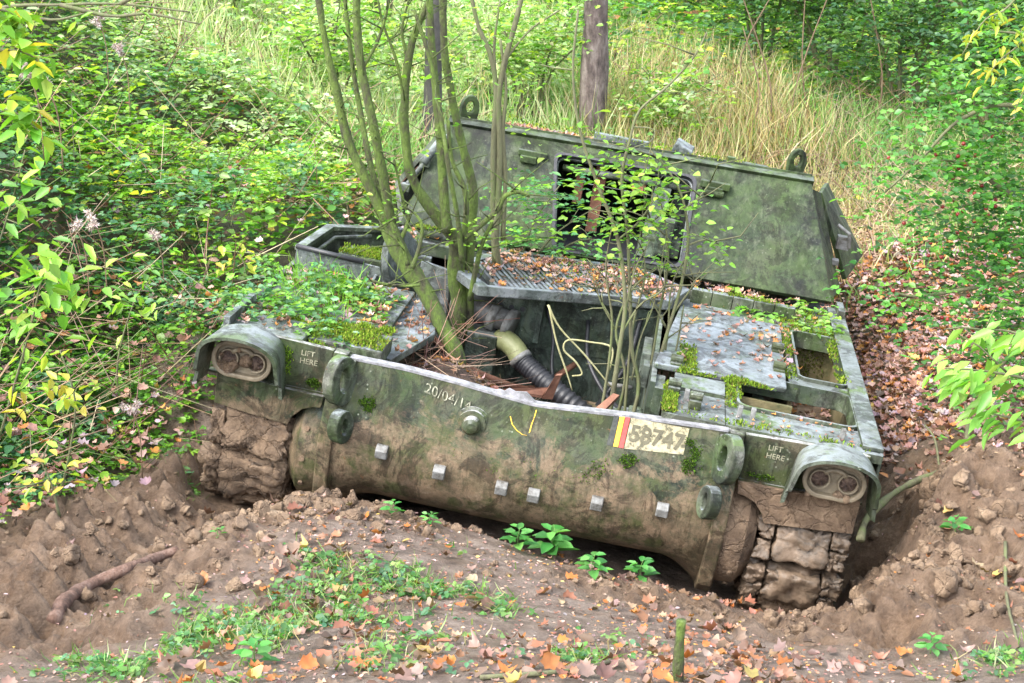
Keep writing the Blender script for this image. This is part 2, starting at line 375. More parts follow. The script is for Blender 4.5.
def H(x, y):
    z = base_h(x, y); mm = mudmask(x, y); near = np.exp(-np.maximum(0, np.hypot(x, y-5)-6)/10)
    z = z+.05*fbm(xy3(x*1.1, y*1.1), 3, 1)*near+.018*fbm(xy3(x*6, y*6), 3, 2)*near
    r = 1-np.abs(fbm(xy3(x*4.2, y*4.2), 4, 3))*2.2
    z = z+mm*(.055*r+.06*fbm(xy3(x*9, y*9), 4, 4, .65)+.03*(1-2.4*np.abs(fbm(xy3(x*15, y*15), 3, 14, .6)))-.06)
    k = (np.abs(y-5.6) < 3.6) & (np.abs(x) < 4.2)
    if k.any():
        xa, ya = x[k], y[k]; wx = xa+.05*fbm(xy3(xa*7, ya*7), 3, 40); wy = ya+.05*fbm(xy3(xa*7, ya*7), 3, 41); am = mm[k]
        L1 = np.sqrt(np.maximum(0, 1-worley(wx, wy, .17, 1)**2)); L2 = np.sqrt(np.maximum(0, 1-worley(wx, wy, .075, 2)**2)); L3 = np.sqrt(np.maximum(0, 1-worley(wx, wy, .032, 3)**2))
        sel = .5+.5*np.clip(fbm(xy3(xa*2.2, ya*2.2), 2, 42)*3, -1, 1)
        z = z.copy(); z[k] += am*((L1-.75)*.125*sel+(L2-.75)*.065+(L3-.75)*.022)+(1-am)*((L3-.75)*.008+(L2-.75)*.010*sel)
    # tread prints pressed by the track along the left rut
    d, s = seg_dist(x, y, RUT0, RUT1)
    w = (1-sstep(.10, .22, d))*sstep(.0, .2, s)*(1-sstep(2.55, 2.75, s))
    ph = (s/.17+.25*fbm(xy3(x*3, y*3), 2, 8)) % 1.
    z = z+w*(.15*np.where(ph < .72, ph/.72, (1-ph)/.28)-.02)
    # rut pressed in beside it and shoved-up heap on the right
    d, s = seg_dist(x, y, at(30, 640, 4.5), vw((-1.28, 0, -.8))); z = z-.07*np.exp(-(d/.22)**2)
    d, s = seg_dist(x, y, at(900, 640, 5.3), at(955, 500, 6.5)); z = z+.13*np.exp(-(d/.2)**2)*(1+.5*r)
    p = vw((1.78, .35, -.8)); z = z-.30*np.exp(-((x-p[0])**2+(y-p[1])**2)/.028)
    # the vehicle has pressed the ground flat underneath itself
    v = wv(np.stack([x, y, z], -1)); ins = sstep(-.35, .15, v[..., 1])*(1-sstep(1.52, 1.60, np.where((v[..., 0] < 0) & (v[..., 1] > 2.15), -v[..., 0]+.32, np.abs(v[..., 0]))))*(1-sstep(6.2, 6.5, v[..., 1]))
    lim = VO[2] + (x-VO[0])*0 + vw(np.stack([v[..., 0], v[..., 1], np.full_like(v[..., 0], -.83)], -1))[..., 2]-VO[2]
    z = np.where(z > lim, z*(1-ins)+lim*ins, z)
    return z
def axis_pts(a, b, step, lo, hi, g=1.09):
    m = list(np.arange(a, b, step)); s = step; x = a
    left = []
    while x > lo: s *= g; x -= s; left.append(x)
    s = step; x = m[-1]; right = []
    while x < hi: s *= g; x += s; right.append(x)
    return np.array(left[::-1]+m+right)
gx = axis_pts(-3.3, 3.4, .0145, -90, 90); gy = axis_pts(3.2, 8.0, .0145, -60, 120)
GX, GY = np.meshgrid(gx, gy); GZ = H(GX, GY)
nx, ny = len(gx), len(gy)
idx = np.arange(nx*ny).reshape(ny, nx)
quads = np.stack([idx[:-1, :-1], idx[:-1, 1:], idx[1:, 1:], idx[1:, :-1]], -1).reshape(-1)
mm = mudmask(GX, GY)
gcol = np.zeros((nx*ny, 3)); gcol[:, 0] = mm.ravel()
gcol[:, 1] = (sstep(7, 9.5, GY)).ravel()
def ground_mat():
    m, nt, b, out = new_mat('woodland_soil'); q = N(nt)
    a = q.n('ShaderNodeAttribute'); a.attribute_name = 'tint'; s = q.n('ShaderNodeSeparateColor'); q.link(a.outputs['Color'], s.inputs[0])
    soil = q.ramp(q.noise(9, 12, .78), [(.34, (.085, .058, .042)), (.46, (.19, .138, .105)), (.56, (.275, .208, .165)), (.68, (.42, .34, .285))])
    mud = q.ramp(q.noise(7, 12, .78), [(.34, (.08, .049, .03)), (.46, (.18, .115, .070)), (.56, (.27, .18, .115)), (.70, (.42, .30, .21))])
    far = q.ramp(q.noise(3, 6, .7), [(.35, (.05, .055, .025)), (.6, (.11, .10, .05))])
    c = q.mix(s.outputs[0], soil, mud); c = q.mix(s.outputs[1], c, far)
    q.link(c, b.inputs['Base Color']); q.link(q.ramp(q.noise(6, 6), [(.38, .32), (.6, .7)]), b.inputs['Roughness'])
    h = q.math('ADD', q.noise(30, 12, .8), q.math('MULTIPLY', q.noise(9, 4, .6), 1.2))
    q.bump(h, b, 1., .055)
    return m
ground = np_mesh('ground', np.stack([GX, GY, GZ], -1).reshape(-1, 3), quads, np.full((nx-1)*(ny-1), 4), ground_mat(), col=gcol, smooth=True)
tag(ground, 'brown woodland soil and churned mud rising into banks', kind='structure')

# ------------------------------------------------------------------ the vehicle
veh = empty('derelict_armoured_vehicle')
W4 = Matrix([[*VR[0], VO[0]], [*VR[1], VO[1]], [*VR[2], VO[2]], [0, 0, 0, 1]])
W4 = W4 @ Matrix.Translation((0, 0, -.83))
veh.matrix_world = W4
tag(veh, 'abandoned mossy green tracked military vehicle tilted in the mud, its front deck open', 'military vehicle')
# every part mesh is written in nose coordinates (z = 0 at the nose rim); hang them 0.83 higher than the base
class V(MB):
    def build(s, name, mat, parent=None, **k):
        o = MB.build(s, name, mat, parent or veh, **k)
        if (parent or veh) is veh: o.location = (0, 0, .83)
        return o
def sub(o): return o

def ztop(x): 
    return float(np.interp(x, [-1, -.6, -.35, -.15, 0, .2, .45, .8, 1], [.045, .045, .03, .012, .0, .018, .04, .062, .07]))
# nose plate: outer profile swept across with a drooping rim
prof = [(.012, 0), (-.012, -.004), (-.035, -.08), (-.075, -.17), (-.105, -.27), (-.11, -.36), (-.095, -.45), (-.05, -.53), (.03, -.60), (.14, -.65), (.35, -.70), (.8, -.74)]
inner = [(.035, 0), (.02, -.09), (-.02, -.2), (-.05, -.33), (-.03, -.44), (.03, -.52), (.1, -.58), (.36, -.65), (.8, -.70)]
m = V(); xs = np.linspace(-.87, .87, 48); rows = []
for x in xs:
    t = ztop(x); bul = .03*(1-(x/.9)**2)
    sag = .11*max(0, (abs(x)-.66)/.21)**2
    r = [(x, py-bul*min(1, -pz*4), pz+t*max(0, 1+pz/.3)-sag*max(0, (-pz-.42)/.2) if pz > -.62 else pz-sag) for py, pz in prof]+[(x, py-bul*min(1, -pz*4), pz+t*max(0, 1+pz/.3)) for py, pz in inner[::-1]]
    rows.append([m.bm.verts.new(c) for c in r])
n = len(rows[0])
for a, b in zip(rows[:-1], rows[1:]):
    for k in range(n): m.bm.faces.new([a[k], b[k], b[(k+1) % n], a[(k+1) % n]])
m.bm.faces.new(rows[0]); m.bm.faces.new(rows[-1][::-1])
nose = m.build('nose_plate', M_nose, smooth=True)
nose.data.set_sharp_from_angle(angle=math.radians(38))
M_rim = simple('bright_worn_edge', [(.38, (.12, .12, .12)), (.5, (.21, .21, .22)), (.68, (.36, .35, .37))], 22, .5, .4)
m = V(); pts = [(x, .012, ztop(x)-.001) for x in np.linspace(-.86, .86, 40)]
for a, b in zip(pts[:-1], pts[1:]):
    m.hexa([(a[0], -.016, a[2]+.003), (b[0], -.016, b[2]+.003), (b[0], .036, b[2]+.003), (a[0], .036, a[2]+.003)], [(a[0], -.016, a[2]-.008), (b[0], -.016, b[2]-.008), (b[0], .036, b[2]-.008), (a[0], .036, a[2]-.008)])
bmesh.ops.remove_doubles(m.bm, verts=m.bm.verts[:], dist=.0005)
m.build('rim', M_rim, nose)
m = V(); tz = [(-.21, .016), (-.17, .03), (-.15, .026), (-.13, .044), (-.10, .034), (-.05, .042), (-.03, .026), (0, .004), (-.1, .004)]
m.prism(tz, 1, .008, .02).build('torn_edge', M_rim, nose)
m = V().lathe([(.08, -.01), (.082, .012), (.066, .02), (.064, .03)], rmat((-.262, -.055, -.135), (0, -1, .25))).lathe([(.042, .0), (.042, .045), (.032, .066), (.012, .076)], rmat((-.262, -.075, -.130), (0, -1, .25)))
m.build('boss', M_nose, nose, smooth=False, bevel=.002)
for x, z in [(-.636, -.325), (-.364, -.36), (-.076, -.372), (.071, -.376), (.354, -.352), (.643, -.325)]:
    yy = -.135 if abs(x) < .4 else -.12
    V().prism([(0, -.034), (-.045, -.026), (-.052, .012), (-.03, .034), (0, .034)], 0, x-.027, x+.027, M=Matrix.Translation((0, yy+.014, z))).build('bracket', M_grey, nose, bevel=.004)
# painted registration block
def on_nose(x, z):
    t = ztop(x); bul = .03*(1-(x/.9)**2)
    zz = np.linspace(-.5, 0, 200); py = np.interp(-zz, [-p[1] for p in prof[1:9]], [p[0] for p in prof[1:9]]); Z = zz+t*np.maximum(0, 1+zz/.3)
    i = int(np.argmin(abs(Z-z))); return py[i]-bul*min(1, -zz[i]*4)
def decal(poly, name, mat, parent, off=.003, nsub=10, label=None):
    """thin painted patch following the plate: poly in x, z"""
    xs0 = [p[0] for p in poly]; m = V(); a, b, c, d = [np.array(p) for p in poly]
    g = []
    for i in range(nsub+1):
        row = []
        for j in range(nsub+1):
            s, t = i/nsub, j/nsub; p = (a*(1-s)+b*s)*(1-t)+(d*(1-s)+c*s)*t
            row.append(m.bm.verts.new((p[0], on_nose(p[0], p[1])-off, p[1])))
        g.append(row)
    for i in range(nsub):
        for j in range(nsub): m.bm.faces.new([g[i][j], g[i+1][j], g[i+1][j+1], g[i][j+1]])
    return m.build(name, mat, parent, label=label)
decal([(.352, .030), (.375, .030), (.372, -.098), (.345, -.098)], 'paint_stripe', M_black, nose, label='black painted stripe')
decal([(.378, .030), (.400, .031), (.396, -.098), (.375, -.098)], 'paint_stripe', M_yel, nose, label='yellow painted stripe')
decal([(.403, .031), (.424, .032), (.420, -.098), (.399, -.098)], 'paint_stripe', M_red, nose, label='red painted stripe')
decal([(.428, .032), (.69, .038), (.685, -.075), (.424, -.098)], 'painted_number_panel', M_cream, nose)
def text(s, size, name, mat, parent, place, bold=.0):
    cu = bpy.data.curves.new(name, 'FONT'); cu.body = s; cu.size = size; cu.offset = bold; cu.extrude = 0; cu.resolution_u = 3
    to = bpy.data.objects.new('t', cu); COL.objects.link(to); bpy.context.view_layer.update()
    me = bpy.data.meshes.new_from_object(to); bpy.data.objects.remove(to)
    for v in me.vertices: v.co = place(v.co.x, v.co.y)
    me.materials.clear(); me.materials.append(mat); me.name = name
    o = bpy.data.objects.new(name, me); COL.objects.link(o); o.parent = parent
    if parent is veh: o.location = (0, 0, .83)
    return o
def pl(x0, z0, sl=0):
    def f(a, b):
        x = x0+a; z = z0+b+a*sl; return (x, on_nose(x, z)-.0065, z)
    return f
text('58747', .098, 'painted_number', M_numb, nose, pl(.434, -.062, .012), .0022)
text('20/04/14', .062, 'chalk_writing', M_chalk, nose, pl(-.50, -.035, -.2), -.0002)
m = V()
for P in ([(-.10, -.066), (-.085, -.095), (-.06, -.115), (-.03, -.128), (-.012, -.127)], [(-.002, -.115), (.0, -.08), (.006, -.05), (.008, -.02)]):
    for a, b in zip(P[:-1], P[1:]):
        m.hexa([(a[0]-.0022, on_nose(*a)-.004, a[1]), (a[0]+.0022, on_nose(*a)-.004, a[1]), (b[0]+.0022, on_nose(*b)-.004, b[1]), (b[0]-.0022, on_nose(*b)-.004, b[1])],
               [(a[0]-.0022, on_nose(*a)-.001, a[1]), (a[0]+.0022, on_nose(*a)-.001, a[1]), (b[0]+.0022, on_nose(*b)-.001, b[1]), (b[0]-.0022, on_nose(*b)-.001, b[1])])
m.build('paint_scratch', M_yel, nose)

# belly, side walls and sponsons
m = V(); m.box(-1.05, 1.05, .55, 6.1, -.74, -.70).box(-1.06, -1.0, .12, 6.1, -.7, -.02).box(1.0, 1.06, .12, 6.1, -.7, -.02).box(-1.06, 1.06, 6.1, 6.16, -.7, .05)
m.box(-1.50, -1.06, .9, 2.1, -.16, -.12).box(1.06, 1.52, .9, 6.1, -.36, -.32).box(-1.50, -1.47, .15, 2.0, -.16, .03).box(-1.15, 1.5, 2.62, 6.1, -.1, -.062)
m.build('hull_body', M_hull, bevel=.004)
for s in (-1, 1):
    # flange beside the final drive, fender front and drum
    m = V(); off = [(.03, .062), (-.028, .062), (-.05, -.08), (-.09, -.17), (-.122, -.27), (-.128, -.36), (-.12, -.46), (-.105, -.57), (-.07, -.67), (0, -.73), (.12, -.76), (.4, -.77), (.4, -.1)]
    m.prism([(a, b) for a, b in off], 0, s*.868, s*.935)
    m.build('side_flange', M_nose, bevel=.008)
    m = V(); m.lathe([(.16, -.02), (.255, 0), (.27, .05), (.265, .13), (.2, .18)], rmat((s*.90, .17, -.45), (s, 0, 0)), 32)
    fd = m.build('final_drive', M_mudc if s > 0 else M_hull, smooth=True); fd.data.set_sharp_from_angle(angle=math.radians(35))
    for k in range(12):
        t = 2*PI*k/12; V().lathe([(.012, 0), (.012, .012)], rmat((s*.965, -.105, 0), (0, -1, 0)) if False else rmat((s*1.0, .17-.265*math.sin(t), -.45+.265*math.cos(t)), (0, -math.sin(t), math.cos(t))), 8).build('bolt', M_mudc, fd)
    # upper and lower fender front plates
    ex = 1.49 if s > 0 else 1.45; up = [(.937, .062), (1.17, .072), (ex, .075), (ex, -.12), (1.17, -.145), (.937, -.15)]
    m = V().prism([(s*a, b) for a, b in up], 1, -.012, .02); fp = m.build('fender_front', M_nose, bevel=.004)
    a = [(ex, -.125), (ex, -.29), (1.28, -.31), (1.1, -.325), (1.08, -.28), (1.04, -.235), (.99, -.215), (.957, -.212), (.948, -.154), (1.17, -.15)]
    m = V().prism([(s*p, q) for p, q in a], 1, -.045, -.02)
    if s > 0: pass
    lowp = m.build('lower_mud_flap', M_mudc if s > 0 else M_nose, bevel=.004)
    V().box(min(s*.95, s*1.5), max(s*.95, s*1.5), -.018, .02, -.156, -.146).build('ledge', M_nose, fp)
    x0 = 1.045 if s > 0 else -1.085
    def plf(a, b, x0=x0): return (x0+a, -.016, -.0+b)
    text('LIFT', .036, 'stencil_lettering', M_sten, fp, lambda a, b, x0=x0: (x0+a, -.0155, .012+b), .0004)
    text('HERE', .036, 'stencil_lettering', M_sten, fp, lambda a, b, x0=x0: (x0+a-.002, -.0155, -.026+b), .0004)
    # tow lugs: thick rounded plates turned inwards with a bored hole
    for (x, z, R0, zs, nm) in ((.875, -.04, .092, 1.25, 'towing_eye'), (.835, -.235, .062, 1.25, 'towing_lug')):
        nrm = Vector((-s*1., -.5, .10)).normalized()
        Mx = rmat((s*x, -.115 if nm == 'towing_eye' else -.125, z), nrm) 
        # align local y roughly to up
        ya = (Vector((0, 0, 1))-nrm*nrm.z).normalized(); xa = ya.cross(nrm)
        Mx = Matrix(((xa.x, ya.x, nrm.x, s*x), (xa.y, ya.y, nrm.y, -.095 if nm == 'towing_eye' else -.15), (xa.z, ya.z, nrm.z, z), (0, 0, 0, 1)))
        o_, i_ = [], []
        for k in range(28):
            t = 2*PI*k/28; o_.append((R0*math.cos(t), R0*zs*math.sin(t))); i_.append((R0*.36*math.cos(t), R0*.62*math.sin(t)+.003))
        m = V().ring(o_, i_, 2, -.03, .03, M=Mx); m.build(nm, M_deck, bevel=.008, smooth=False)
        m2 = V().box(s*x-.05, s*x+.05, -.06, .01, z-R0*.9, z+R0*.9); m2.build('lug_base', M_nose, bevel=.01)

# headlights
def headlight(s):
    cx = 1.345 if s > 0 else -1.325; root = V()
    # bracket behind the lamps is the part mesh, the rest are sub-parts
    root.box(cx-.10, cx+.10, -.03, -.013, -.10, .03); hb = root.build('headlight', M_hull)
    m = V(); nseg = 26; t0 = .0; outl = []
    for k in range(nseg+1):
        f = k/nseg
        if f < .22: p = (-.185-.02*(1-f/.22)*1.2, -.175+.16*(f/.22))
        elif f > .78: p = (.185+.02*((f-.78)/.22)*1.2, -.015-.16*((f-.78)/.22))
        else:
            a = PI*(1-(f-.22)/.56); p = (.185*math.cos(a), -.015+.125*math.sin(a)**.8)
        outl.append(p)
    # side plates reach lower on the outer side
    outl = [(p[0]*s, p[1]) for p in outl]
    def front(p): return -.185-.06*max(0, (p[1]+.1)/.2)+(.05 if p[1] < -.1 else 0)
    A, B, C_, D_ = [], [], [], []
    for p in outl:
        q = (p[0]*.93, (p[1]+.03)*.93-.03-.004)
        A.append(m.bm.verts.new((cx+p[0]*.93, -.012, p[1]-.005))); B.append(m.bm.verts.new((cx+p[0], front(p), p[1])))
        C_.append(m.bm.verts.new((cx+q[0]*.985, front(p), q[1]))); D_.append(m.bm.verts.new((cx+q[0]*.92, -.012, q[1]-.004)))
    for i in range(nseg):
        for X, Y in ((A, B), (B, C_), (C_, D_), (D_, A)): m.bm.faces.new([X[i], X[i+1], Y[i+1], Y[i]])
    m.bm.faces.new([A[0], B[0], C_[0], D_[0]]); m.bm.faces.new([A[-1], D_[-1], C_[-1], B[-1]])
    h = m.build('lamp_hood', M_hood, hb, smooth=True); h.data.set_sharp_from_angle(angle=math.radians(35))
    hw, hh = .135, .082
    def stad(w, h_): 
        return rrect(-w, w, -h_, h_, h_*.98, 8)
    tilt = Matrix.Translation((cx, -.02, -.035)) @ Matrix.Rotation(.0, 4, 'Y')
    def lensc(off): return [(off+.046*math.cos(2*PI*k/36), -.004+.046*math.sin(2*PI*k/36)) for k in range(36)]
    m = V().prism(stad(hw, hh), 1, -.07, -.0, M=tilt)
    m.build('lamp_housing', M_lamp, hb, bevel=.01)
    m = V().ring(stad(hw+.004, hh+.004), stad(hw-.016, hh-.016), 1, -.105, -.06, M=tilt); m.build('lamp_bezel', M_lamp, hb, bevel=.005)
    for off in (-.062, .062):
        o_ = lensc(off); i_ = [(off+(p[0]-off)*.82, -.004+(p[1]+.004)*.82) for p in o_]
        V().ring(o_, i_, 1, -.092, -.068, M=tilt).build('lamp_ring', M_lamp, hb, bevel=.003)
        m = V(); 
        c = m.bm.verts.new((cx+off, -.108, -.039)); P = []
        for rr, yy in ((.038, -.094), (.024, -.104)):
            P.append([m.bm.verts.new((cx+off+rr*math.cos(2*PI*k/20), yy+.006*math.sin(k*2.3+off*40), -.039+rr*math.sin(2*PI*k/20))) for k in range(20)])
        for k in range(20): m.bm.faces.new([P[0][k], P[0][(k+1) % 20], P[1][(k+1) % 20], P[1][k]]); m.bm.faces.new([P[1][k], P[1][(k+1) % 20], c])
        m.build('lens', M_lens, hb, smooth=True)
    m = V(); pts = [(cx+s*.0+.05*math.cos(a), -.105, -.018+.032*math.sin(a)) for a in np.linspace(.3, PI-.3, 9)]
    m.tube(pts, .011, 8).build('lamp_brow', M_lamp, hb, smooth=True)
    # caked mud
    for k in range(9 if s < 0 else 4):
        a = random.uniform(-.11, .11); b_ = random.uniform(-.12, -.06) if (k % 2 or s > 0) else random.uniform(-.08, .03); r = random.uniform(.012, .032)
        m = V(); blob(m, (cx+a, -.105, b_), r, k+int(s*5)+9); m.build('mud_cake', M_mudc, hb, smooth=True)
    return hb
def blob(m, c, r, seed, sq=(1, 1, 1), sub=2, rough=.35):
    t = bmesh.ops.create_icosphere(m.bm, subdivisions=sub, radius=1)['verts']
    P = np.array([v.co[:] for v in t]); d = 1+rough*fbm(P*1.6+seed*3.7, 3, 11, .6)
    for v, p, k in zip(t, P, d): v.co = (c[0]+p[0]*k*r*sq[0], c[1]+p[1]*k*r*sq[1], c[2]+p[2]*k*r*sq[2])
M_hood = paint('hood_paint', base=(.085, .10, .075), alt=(.05, .062, .045), third=(.15, .165, .14), moss=.5, top=(.20, .225, .235), rough=.45, streak=False)
M_lamp = simple('mud_stained_lamp', [(.3, (.10, .08, .05)), (.6, (.22, .18, .12)), (.8, (.28, .25, .17))], 14, .55, .5)
for s in (-1, 1): headlight(s)

# tracks
def track_path(s):
    """y, z, tangent for one shoe pitch after another round the front sprocket"""
    r = .30; cy, cz = .31, -.51; out = []; pitch = .189
    n = 5; 
    for k in range(-2, n+3):
        a = PI/2+PI*k/n
        if k < 0: out.append((cy-pitch*k, cz+r, PI/2, 1))
        elif k > n: out.append((cy+pitch*(k-n), cz-r, 3*PI/2, 1))
        else: out.append((cy+r*math.cos(a), cz+r*math.sin(a), a, 1))
    return out
for s in (-1, 1):
    xc = 1.285 if s > 0 else -1.265
    m = V(); m.lathe([(.24, -.15), (.27, -.14), (.27, .14), (.24, .15)], rmat((xc, .31, -.51), (1, 0, 0)), 20)
    m.box(xc-.17, xc+.17, .5, 5.9, -.27, -.22).box(xc-.17, xc+.17, .5, 5.9, -.82, -.76)
    for k in range(7): m.lathe([(.27, -.12), (.28, -.1), (.28, .1), (.27, .12)], rmat((xc, .95+.68*k, -.52), (1, 0, 0)), 20)
    tr = m.build('track', M_mudc, label=('left' if s < 0 else 'right')+' track clogged with dried mud')
    for i, (y, z, a, _) in enumerate(track_path(s)):
        nrm = np.array([0, math.cos(a), math.sin(a)]); tan = np.array([0, -math.sin(a), math.cos(a)]); xa = np.array([1., 0, 0])
        m = MB()
        def lump(cx_, ct, w_, t_, h_, seed, rough=.16, n=13):
            """a mud-caked block: rounded box grid pushed by noise"""
            vs = bmesh.ops.create_cube(m.bm, size=2.)['verts']
            es = list({e for v in vs for e in v.link_edges})
            bmesh.ops.subdivide_edges(m.bm, edges=es, cuts=n, use_grid_fill=True)
            allv = [v for v in m.bm.verts if v.tag is False]
            P = np.array([v.co[:] for v in allv]); pw = 6 if s < 0 else 12; L4 = (P**pw).sum(1)**(1./pw); Q = P/L4[:, None]
            G = np.stack([Q[:, 0]*w_+cx_, Q[:, 1]*t_+ct, Q[:, 2]*h_], 1)
            nn = fbm(G*15+seed*5.1, 5, 21, .72); n2 = np.abs(fbm(G*7+seed*2.3, 3, 31)); cr = np.where(n2 < .05, (n2-.05)*5, 0)
            G = G*(1+(nn*rough)[:, None])+Q*(nn*(.042 if s < 0 else .028)+cr*(.12 if s < 0 else .10))[:, None]
            for v, g in zip(allv, G):
                p = np.array([xc, y, z])+xa*g[0]+tan*g[1]+nrm*(g[2]+.02); v.co = tuple(p); v.tag = True
        if s < 0:
            lump(.03, 0, .155, .098, .066, i+40*s, .1); lump(-.165, .01, .038, .082, .05, i+3+40*s); 
        else:
            lump(0, 0, .118, .086, .058, i+40, .08); lump(-.165, .045, .036, .040, .05, i+3); lump(-.165, -.045, .036, .040, .05, i+13); lump(.165, .045, .036, .040, .05, i+23); lump(.165, -.045, .036, .040, .05, i+33)
        if s > 0 and i in (3, 4, 5): mat_ = M_pad
        else: mat_ = M_mudc
        o = m.build('track_shoe', mat_, tr, smooth=True)

# ------------------------------------------------------------------ right hand deck
def plate(outer, hole, z0, z1, m, r=.05):
    m.ring(rect_match(*outer), rrect(*hole, r), 2, z0, z1)
m = V()
plate((.845, 1.545, .02, .815), (.89, 1.475, .27, .765), .035, .075, m, .07)
plate((1.165, 1.545, .817, 1.78), (1.205, 1.475, .87, 1.70), .035, .075, m, .06)
m.box(.56, .842, .02, .40, .03, .074).box(.60, .84, .36, .56, .045, .092)
m.build('deck_frame', M_deck, bevel=.008)
V().box(1.455, 1.548, .05, 2.30, .078, .098).box(1.535, 1.55, .03, 2.30, -.06, .077).build('deck_edge_rail', M_deck, bevel=.004)
# inner raised lips round the openings
m = V()
m.ring(rrect(.895, 1.465, .275, .757, .065, 6), rrect(.91, 1.45, .29, .742, .055, 6), 2, .0, .093)
m.ring(rrect(1.209, 1.468, .876, 1.694, .05, 6), rrect(1.222, 1.455, .889, 1.681, .04, 6), 2, .0, .093)
m.build('opening_lip', M_deck, bevel=.003)
# boxes below the openings
m = V(); m.box(.86, 1.49, .04, .06, -.33, .03).box(1.485, 1.5, .06, 1.75, -.33, .03).box(.86, 1.485, 1.735, 1.75, -.33, .03).box(.85, .862, .06, 1.735, -.33, .03).box(.862, 1.485, .06, 1.735, -.34, -.33)
m.build('stowage_box', M_ochre)
m = V(); m.box(1.18, 1.20, .82, 1.73, -.3, .03).box(.87, 1.18, .57, .59, -.3, .03); m.build('box_partition', M_ochre)
# smooth engine cover slab
m = V(); q = [(.495, .60), (1.14, .61), (1.155, 1.69), (.60, 1.69)]
m.prism(q, 2, .076, .105).build('engine_cover', M_slab, bevel=.008)
for x, y in ((1.11, .88), (1.115, 1.2), (.60, .66), (.70, .17), (.60, .30)):
    V().box(x-.028, x+.028, y-.04, y+.04, .075, .115).lathe([(.022, -.03), (.022, .03)], rmat((x, y, .127), (1, 0, 0)), 12).build('hinge', M_hull, bevel=.003)
for x, y in ((.905, .16), (.965, .165), (1.37, .13), (.66, .24)):
    V().box(x-.011, x+.011, y-.016, y+.016, .07, .128).build('bolt_stub', M_grey, bevel=.003)
m = V()
for k in range(5): m.box(.655+.118*k, .655+.118*k+.115, 1.93, 1.985, .06, .145)
m.box(.63, 1.25, 1.99, 2.0, .06, .12)
m.build('deck_step', M_deck, bevel=.006)
V().box(.5, 1.535, 1.782, 2.06, .03, .066).box(.5, 1.53, 2.062, 4.6, -.06, -.02).box(1.5, 1.54, 2.1, 2.3, -.02, .14).build('rear_deck', M_deck, bevel=.004)

# engine bay
m = V(); m.box(-.80, .50, 1.62, 1.65, -.72, .06).box(.49, .515, .42, 1.61, -.72, .07).box(.515, .56, .40, .60, -.35, .05)
m.build('bay_wall', M_in)
m = V(); m.hexa([(.02, 1.605, .0), (.30, 1.605, .02), (.30, 1.605, -.25), (-.02, 1.605, -.28)], [(.02, 1.618, .0), (.30, 1.618, .02), (.30, 1.618, -.25), (-.02, 1.618, -.28)])
m.lathe([(.018, 0), (.018, .01)], rmat((.07, 1.60, -.03), (0, -1, 0)), 10).lathe([(.018, 0), (.018, .01)], rmat((.25, 1.60, -.02), (0, -1, 0)), 10)
m.build('bay_panel', M_in, label='square access panel with round fasteners')
holes = V(); holes.prism([(-.50, .03), (-.16, .045), (-.145, -.20), (-.21, -.25), (-.29, -.19), (-.31, -.10), (-.48, -.085)], 1, 1.50, 1.515)
holes.box(-.155, -.125, 1.46, 1.55, -.20, .05)
br = holes.build('perforated_bracket', M_in, bevel=.002)
for x in (-.36, -.30, -.24): V().ring([(x+.024*math.cos(a), -.035+.024*math.sin(a)) for a in np.linspace(0, 2*PI, 16, endpoint=False)], [(x+.015*math.cos(a), -.035+.015*math.sin(a)) for a in np.linspace(0, 2*PI, 16, endpoint=False)], 1, 1.492, 1.50).build('hole_rim', M_in, br)
for x in (-.36, -.30, -.24): V().lathe([(.0155, 0), (.0155, .004)], rmat((x, 1.499, -.035), (0, -1, 0)), 14).build('hole', M_dark, br)  # dark discs stand in for the shade inside the holes
V().tube([(-.62, 1.5, -.06), (-.48, 1.48, -.07), (-.38, 1.45, -.09), (-.29, 1.42, -.10)], [.07, .07, .062, .06], 18).tube([(-.40, 1.42, -.085), (-.36, 1.41, -.09)], [.075, .075], 18).tube([(-.30, 1.41, -.10), (-.27, 1.40, -.105)], [.085, .085], 18).build('air_pipe', M_grey, smooth=True)
el = V().tube(spline([(-.32, 1.38, -.19), (-.275, 1.33, -.18), (-.225, 1.30, -.205), (-.19, 1.28, -.24)], 5), .058, 18).build('duct_elbow', M_duct, smooth=True)
V().tube([(-.198, 1.285, -.234), (-.178, 1.275, -.25)], .064, 18).build('hose_clamp', M_grey, el, smooth=True)
hp = spline([(-.18, 1.275, -.25), (-.08, 1.22, -.295), (.08, 1.15, -.36), (.3, 1.1, -.46)], 22)
V().tube(hp, [.054+.006*math.sin(i*1.9) for i in range(len(hp))], 16).build('corrugated_hose', M_dark, el, smooth=True)
V().box(-.50, -.33, 1.30, 1.5, -.45, -.16).build('engine_bay_block', M_in, bevel=.01)
V().box(.42, .49, .55, .8, -.42, -.2).box(.36, .44, .62, .74, -.50, -.3).build('valve_block', M_in, bevel=.01)
V().tube([(.28, .95, -.17), (.42, .95, -.165)], .012, 8).build('bright_pin', M_grey, smooth=True)

